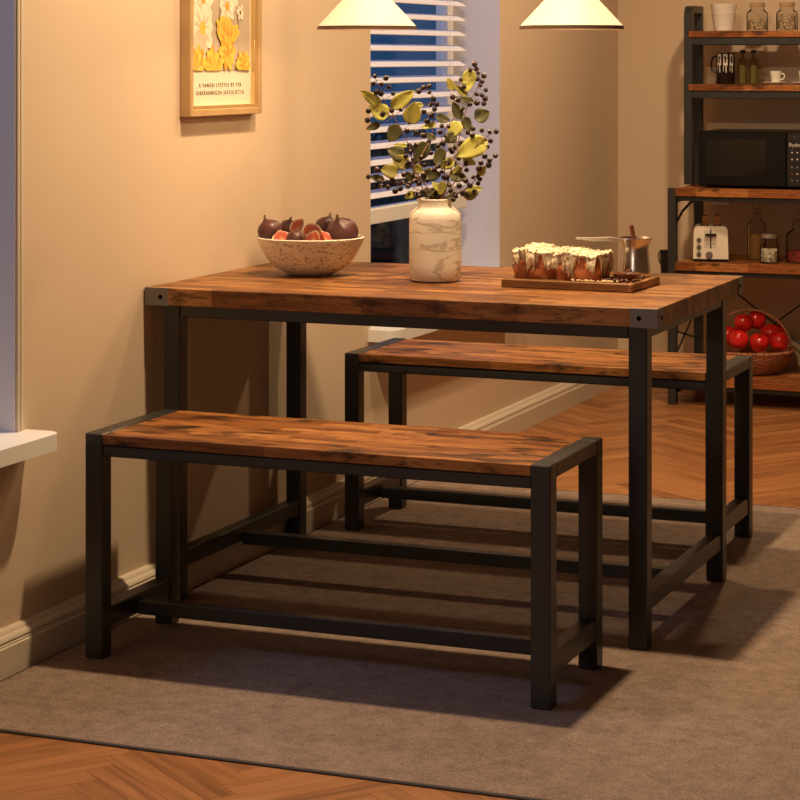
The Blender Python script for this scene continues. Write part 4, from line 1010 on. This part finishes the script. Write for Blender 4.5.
# toaster
ts = thing('toaster', 'cream white two-slot toaster on the rack shelf below the microwave', 'toaster', (0.440, 3.70, SH4 + 0.0005), R(14))
M['cream'] = mat('cream_enamel', (0.90, 0.84, 0.72), 0.3, coat=0.3); M['chrome'] = mat('grey_chrome', (0.35, 0.33, 0.30), 0.3, metal=0.7)
tp = [(-0.066, 0.010), (0.066, 0.010), (0.063, 0.116), (0.059, 0.127), (0.049, 0.133), (-0.049, 0.133), (-0.059, 0.127), (-0.063, 0.116)]
b = MB().prism(tp, 'Y', -0.09, 0.04); b.build('body', M['cream'], ts, sharp=50)
b = MB().box(-0.050, 0.050, -0.082, 0.036, 0.0, 0.0105, 0.002); b.box(-0.064, -0.05, -0.085, 0.038, 0.004, 0.0105); b.box(0.05, 0.064, -0.085, 0.038, 0.004, 0.0105); b.build('base', M['black'], ts)
MB().box(-0.024, 0.022, -0.0912, -0.0898, 0.052, 0.120, 0.0006).build('lever_plate', mat('pale_plate', (0.72, 0.66, 0.55), 0.35), ts)
MB().box(-0.0025, 0.0025, -0.0918, -0.0906, 0.050, 0.122).build('lever_slot', M['black'], ts)
MB().box(-0.021, 0.021, -0.106, -0.0920, 0.098, 0.106, 0.002).build('lever', M['black'], ts)
b = MB()
for x0, x1 in ((-0.016, -0.011), (-0.009, -0.005), (0.005, 0.009), (0.011, 0.016)): b.box(x0, x1, -0.0918, -0.0911, 0.066, 0.069)
b.build('marking', M['ink'], ts)
for z in (0.028, 0.054, 0.081):
    k_ = MB().lathe([(0.0095, 0), (0.0095, 0.004), (0.0075, 0.007), (0, 0.007)], 20); bmesh.ops.rotate(k_.bm, cent=(0, 0, 0), matrix=Matrix.Rotation(R(90), 3, 'X'), verts=k_.bm.verts)
    o = k_.build('knob', M['chrome'], ts, (-0.044, -0.0905, z)); MB().box(-0.0015, 0.0015, -0.0085, -0.0065, -0.007, 0.007).build('pointer', M['black'], o)
k_ = MB().lathe([(0.0135, 0), (0.0135, 0.004), (0.011, 0.008), (0, 0.008)], 24); bmesh.ops.rotate(k_.bm, cent=(0, 0, 0), matrix=Matrix.Rotation(R(90), 3, 'X'), verts=k_.bm.verts); k_.build('dial', M['chrome'], ts, (-0.006, -0.0905, 0.026))
for x in (-0.024, 0.024): MB().box(x - 0.014, x + 0.014, -0.068, 0.022, 0.1325, 0.1340).build('slot', M['black'], ts)
M['toast'] = mat('toasted_bread', (0.26, 0.09, 0.03), 0.75, vary=0.4, vscale=50, bump=0.5, bscale=150)
for x, l_ in ((-0.024, 'brown toast slice sticking out of the left toaster slot'), (0.024, 'brown toast slice sticking out of the right toaster slot')):
    b = MB(); pf = [(-0.042, 0), (0.042, 0), (0.042, 0.02), (0.046, 0.026), (0.042, 0.034), (0.026, 0.0365), (-0.026, 0.0365), (-0.042, 0.034), (-0.046, 0.026), (-0.042, 0.02)]
    b.prism(pf, 'X', -0.008, 0.008); o = b.build('toast_slice', M['toast'], loc=(0.440 + x * 0.97 + 0.006, 3.70 + x * 0.24 - 0.022, SH4 + 0.1345)); o.scale = (1, 0.8, 1); o.rotation_euler = (0, 0, R(14)); tag(o, l_, 'toast', 'slices in the toaster')
jar('oil_decanter', 'tall glass bottle with round stopper and amber oil', (0.603, 3.76, SH4 + 0.0005), 0.035, 0.185, 0.017, 0.52, M['oil'], None, True, 'bottle')
jar('storage_jar', 'squat glass jar of white beans before the oil bottle', (0.678, 3.64, SH4 + 0.0005), 0.0345, 0.098, 0.028, 0.52, M['beans'], M['tin'], group=None)
jar('glass_decanter', 'round-stoppered glass jar with red dried fruit on the toaster shelf', (0.775, 3.70, SH4 + 0.0005), 0.046, 0.150, 0.022, 0.28, M['redfruit'], None, True)
# wall socket strip glimpsed under the shelf
o = thing('wall_outlet', 'pale outlet plate on the back wall above the toaster', 'outlet', (0.395, BY, 0.734))
MB().box(-0.032, 0.032, -0.009, -0.0002, -0.02, 0.02, 0.002).build('plate', M['white'], o)
for x in (-0.013, 0.013): MB().box(x - 0.002, x + 0.002, -0.0096, -0.0088, -0.006, 0.006).build('slot', M['black'], o)
# black utensil holder hooked on the rack's side
uh = thing('utensil_holder', 'black tapered utensil holder hooked on the left side of the rack', 'holder', (RX0 - 0.027, 3.63, 0.468))
MB().lathe([(0, 0), (0.019, 0), (0.021, 0.003), (0.0255, 0.098), (0.024, 0.098), (0.019, 0.006), (0, 0.005)], 28).build('body', M['black'], uh)
MB().tube([(0.0185, 0, 0.090), (0.022, 0, 0.104), (0.030, 0, 0.104), (0.0305, 0, 0.09)], 0.0022, 6).build('hook', M['black'], uh)
MB().tube([(-0.022, -0.004, 0.094), (-0.030, -0.004, 0.085), (-0.027, -0.004, 0.055), (-0.0215, -0.004, 0.045)], 0.0026, 6).build('handle', M['black'], uh)

# basket of apples
KC = Vector((0.583, 3.735, SH5 + 0.0005))
bk = thing('wicker_basket', 'round woven basket with arched handle full of red apples', 'basket', KC)
M['wicker'] = mat('woven_wicker', (0.42, 0.17, 0.085), 0.6, vary=0.5, vscale=80)
rows = 28; pf = []
for j in range(rows + 1):
    t = j / rows; pf.append((0.105 + 0.055 * math.sin(t * PI / 2) ** 0.9, 0.001 + 0.083 * t))
def weave(r, z, a, j): return (r + 0.0036 * math.sin(24 * a + (j // 2) * PI) + 0.0016 * (1 if j % 2 else -1), z)
b = MB(); b.lathe(pf, 168, fn=weave, cap=False); b.lathe([(0, 0.0012), (0.106, 0.0012)], 48, cap=False); b.lathe([(0.156, 0.083), (0.148, 0.06), (0.12, 0.050), (0, 0.048)], 48, cap=False)
b.build('body', M['wicker'], bk, sharp=180)
b = MB(); rim = []
for s in (0, PI):
    pts = [((0.161 + 0.003 * math.cos(36 * a + s)) * math.cos(a), (0.161 + 0.003 * math.cos(36 * a + s)) * math.sin(a), 0.085 + 0.0035 * math.sin(36 * a + s)) for a in [2 * PI * q / 216 for q in range(216)]]
    b.tube(pts, 0.0038, 6, closed=True)
b.build('rim', M['wicker'], bk)
b = MB(); pts = []
hr = Vector((RT.x, RT.y, 0)); hdir = Vector((math.cos(R(8)), math.sin(R(8)), 0))
for q in range(25):
    a = PI * q / 24; pts.append(hdir * (0.156 * math.cos(a)) + UP * (0.070 + 0.165 * math.sin(a) ** 0.9 if 0 < q < 24 else 0.070))
b.tube(pts, 0.0042, 8)
b.build('handle', M['wicker'], bk)
M['apple'] = mat('red_apple_skin', (0.62, 0.016, 0.014), 0.22, vary=0.4, vscale=18, coat=0.3); M['astem'] = mat('apple_stem', (0.06, 0.035, 0.015), 0.7)
AP_ = [(0.0, -0.026), (0.010, -0.030), (0.020, -0.029), (0.030, -0.019), (0.0355, -0.004), (0.0365, 0.008), (0.033, 0.021), (0.024, 0.030), (0.014, 0.0325), (0.006, 0.029), (0.0, 0.023)]
ap0 = thing('apple', '', 'apple', (0, 0, 0), 0, 'red apples in the basket')
MB().lathe(AP_, 32, fn=lambda r, z, a, j: (r * (1 + 0.02 * math.cos(5 * a)), z)).build('body', M['apple'], ap0); MB().tube([(0, 0, 0.024), (0.001, 0, 0.034), (0.003, 0, 0.042)], [0.0013, 0.0012, 0.0016], 6).build('stem', M['astem'], ap0)
def kp(u, v, d=0.0): return Vector((KC.x, KC.y, 0)) + RT * ((u - 747) / 263.0) + UP * (SH5 + (380 - v) / 263.0 - 0.004) + FW * d
spots = [(735, 345, -0.075, 'red apple at the front left of the basket'), (753, 347, -0.080, 'red apple at the front middle of the basket, low at the rim'), (770, 346, -0.07, 'red apple at the front right of the basket'),
         (741, 331, -0.010, 'red apple on top of the pile at left in the basket'), (755, 331, -0.012 + 0.03, 'red apple at the top middle of the basket'), (766, 339, 0.0, 'red apple on top of the pile under the handle'),
         (781, 342, 0.055, 'red apple at the right rim of the basket'), (727, 342, 0.0, 'red apple half hidden at the left rim of the basket')]
ra = random.Random(8); ppos = [kp(u, v, d) for u, v, d, _ in spots]
for it in range(200):      # settle: no two apples share space, none dips through the basket
    for i_ in range(len(ppos)):
        for j_ in range(i_):
            dv = ppos[i_] - ppos[j_]; dl = dv.length
            if dl < 0.0755:
                m_ = dv / dl * (0.0755 - dl) * 0.5; ppos[i_] += m_; ppos[j_] -= m_
        q_ = ppos[i_] - Vector((KC.x, KC.y, 0)); rr = math.hypot(q_.x, q_.y); lim = 0.106 if q_.z < SH5 + 0.122 else 0.128
        if rr > lim: ppos[i_].x = KC.x + q_.x * lim / rr; ppos[i_].y = KC.y + q_.y * lim / rr
        ppos[i_].z = max(ppos[i_].z, SH5 + 0.090)
for q, (u, v, d, lab) in enumerate(spots):
    a = ap0 if q == 0 else copy_tree(ap0); a.location = ppos[q]; a['label'] = lab; a.rotation_euler = (ra.uniform(-0.5, 0.5), ra.uniform(-0.5, 0.5), ra.uniform(0, 6))
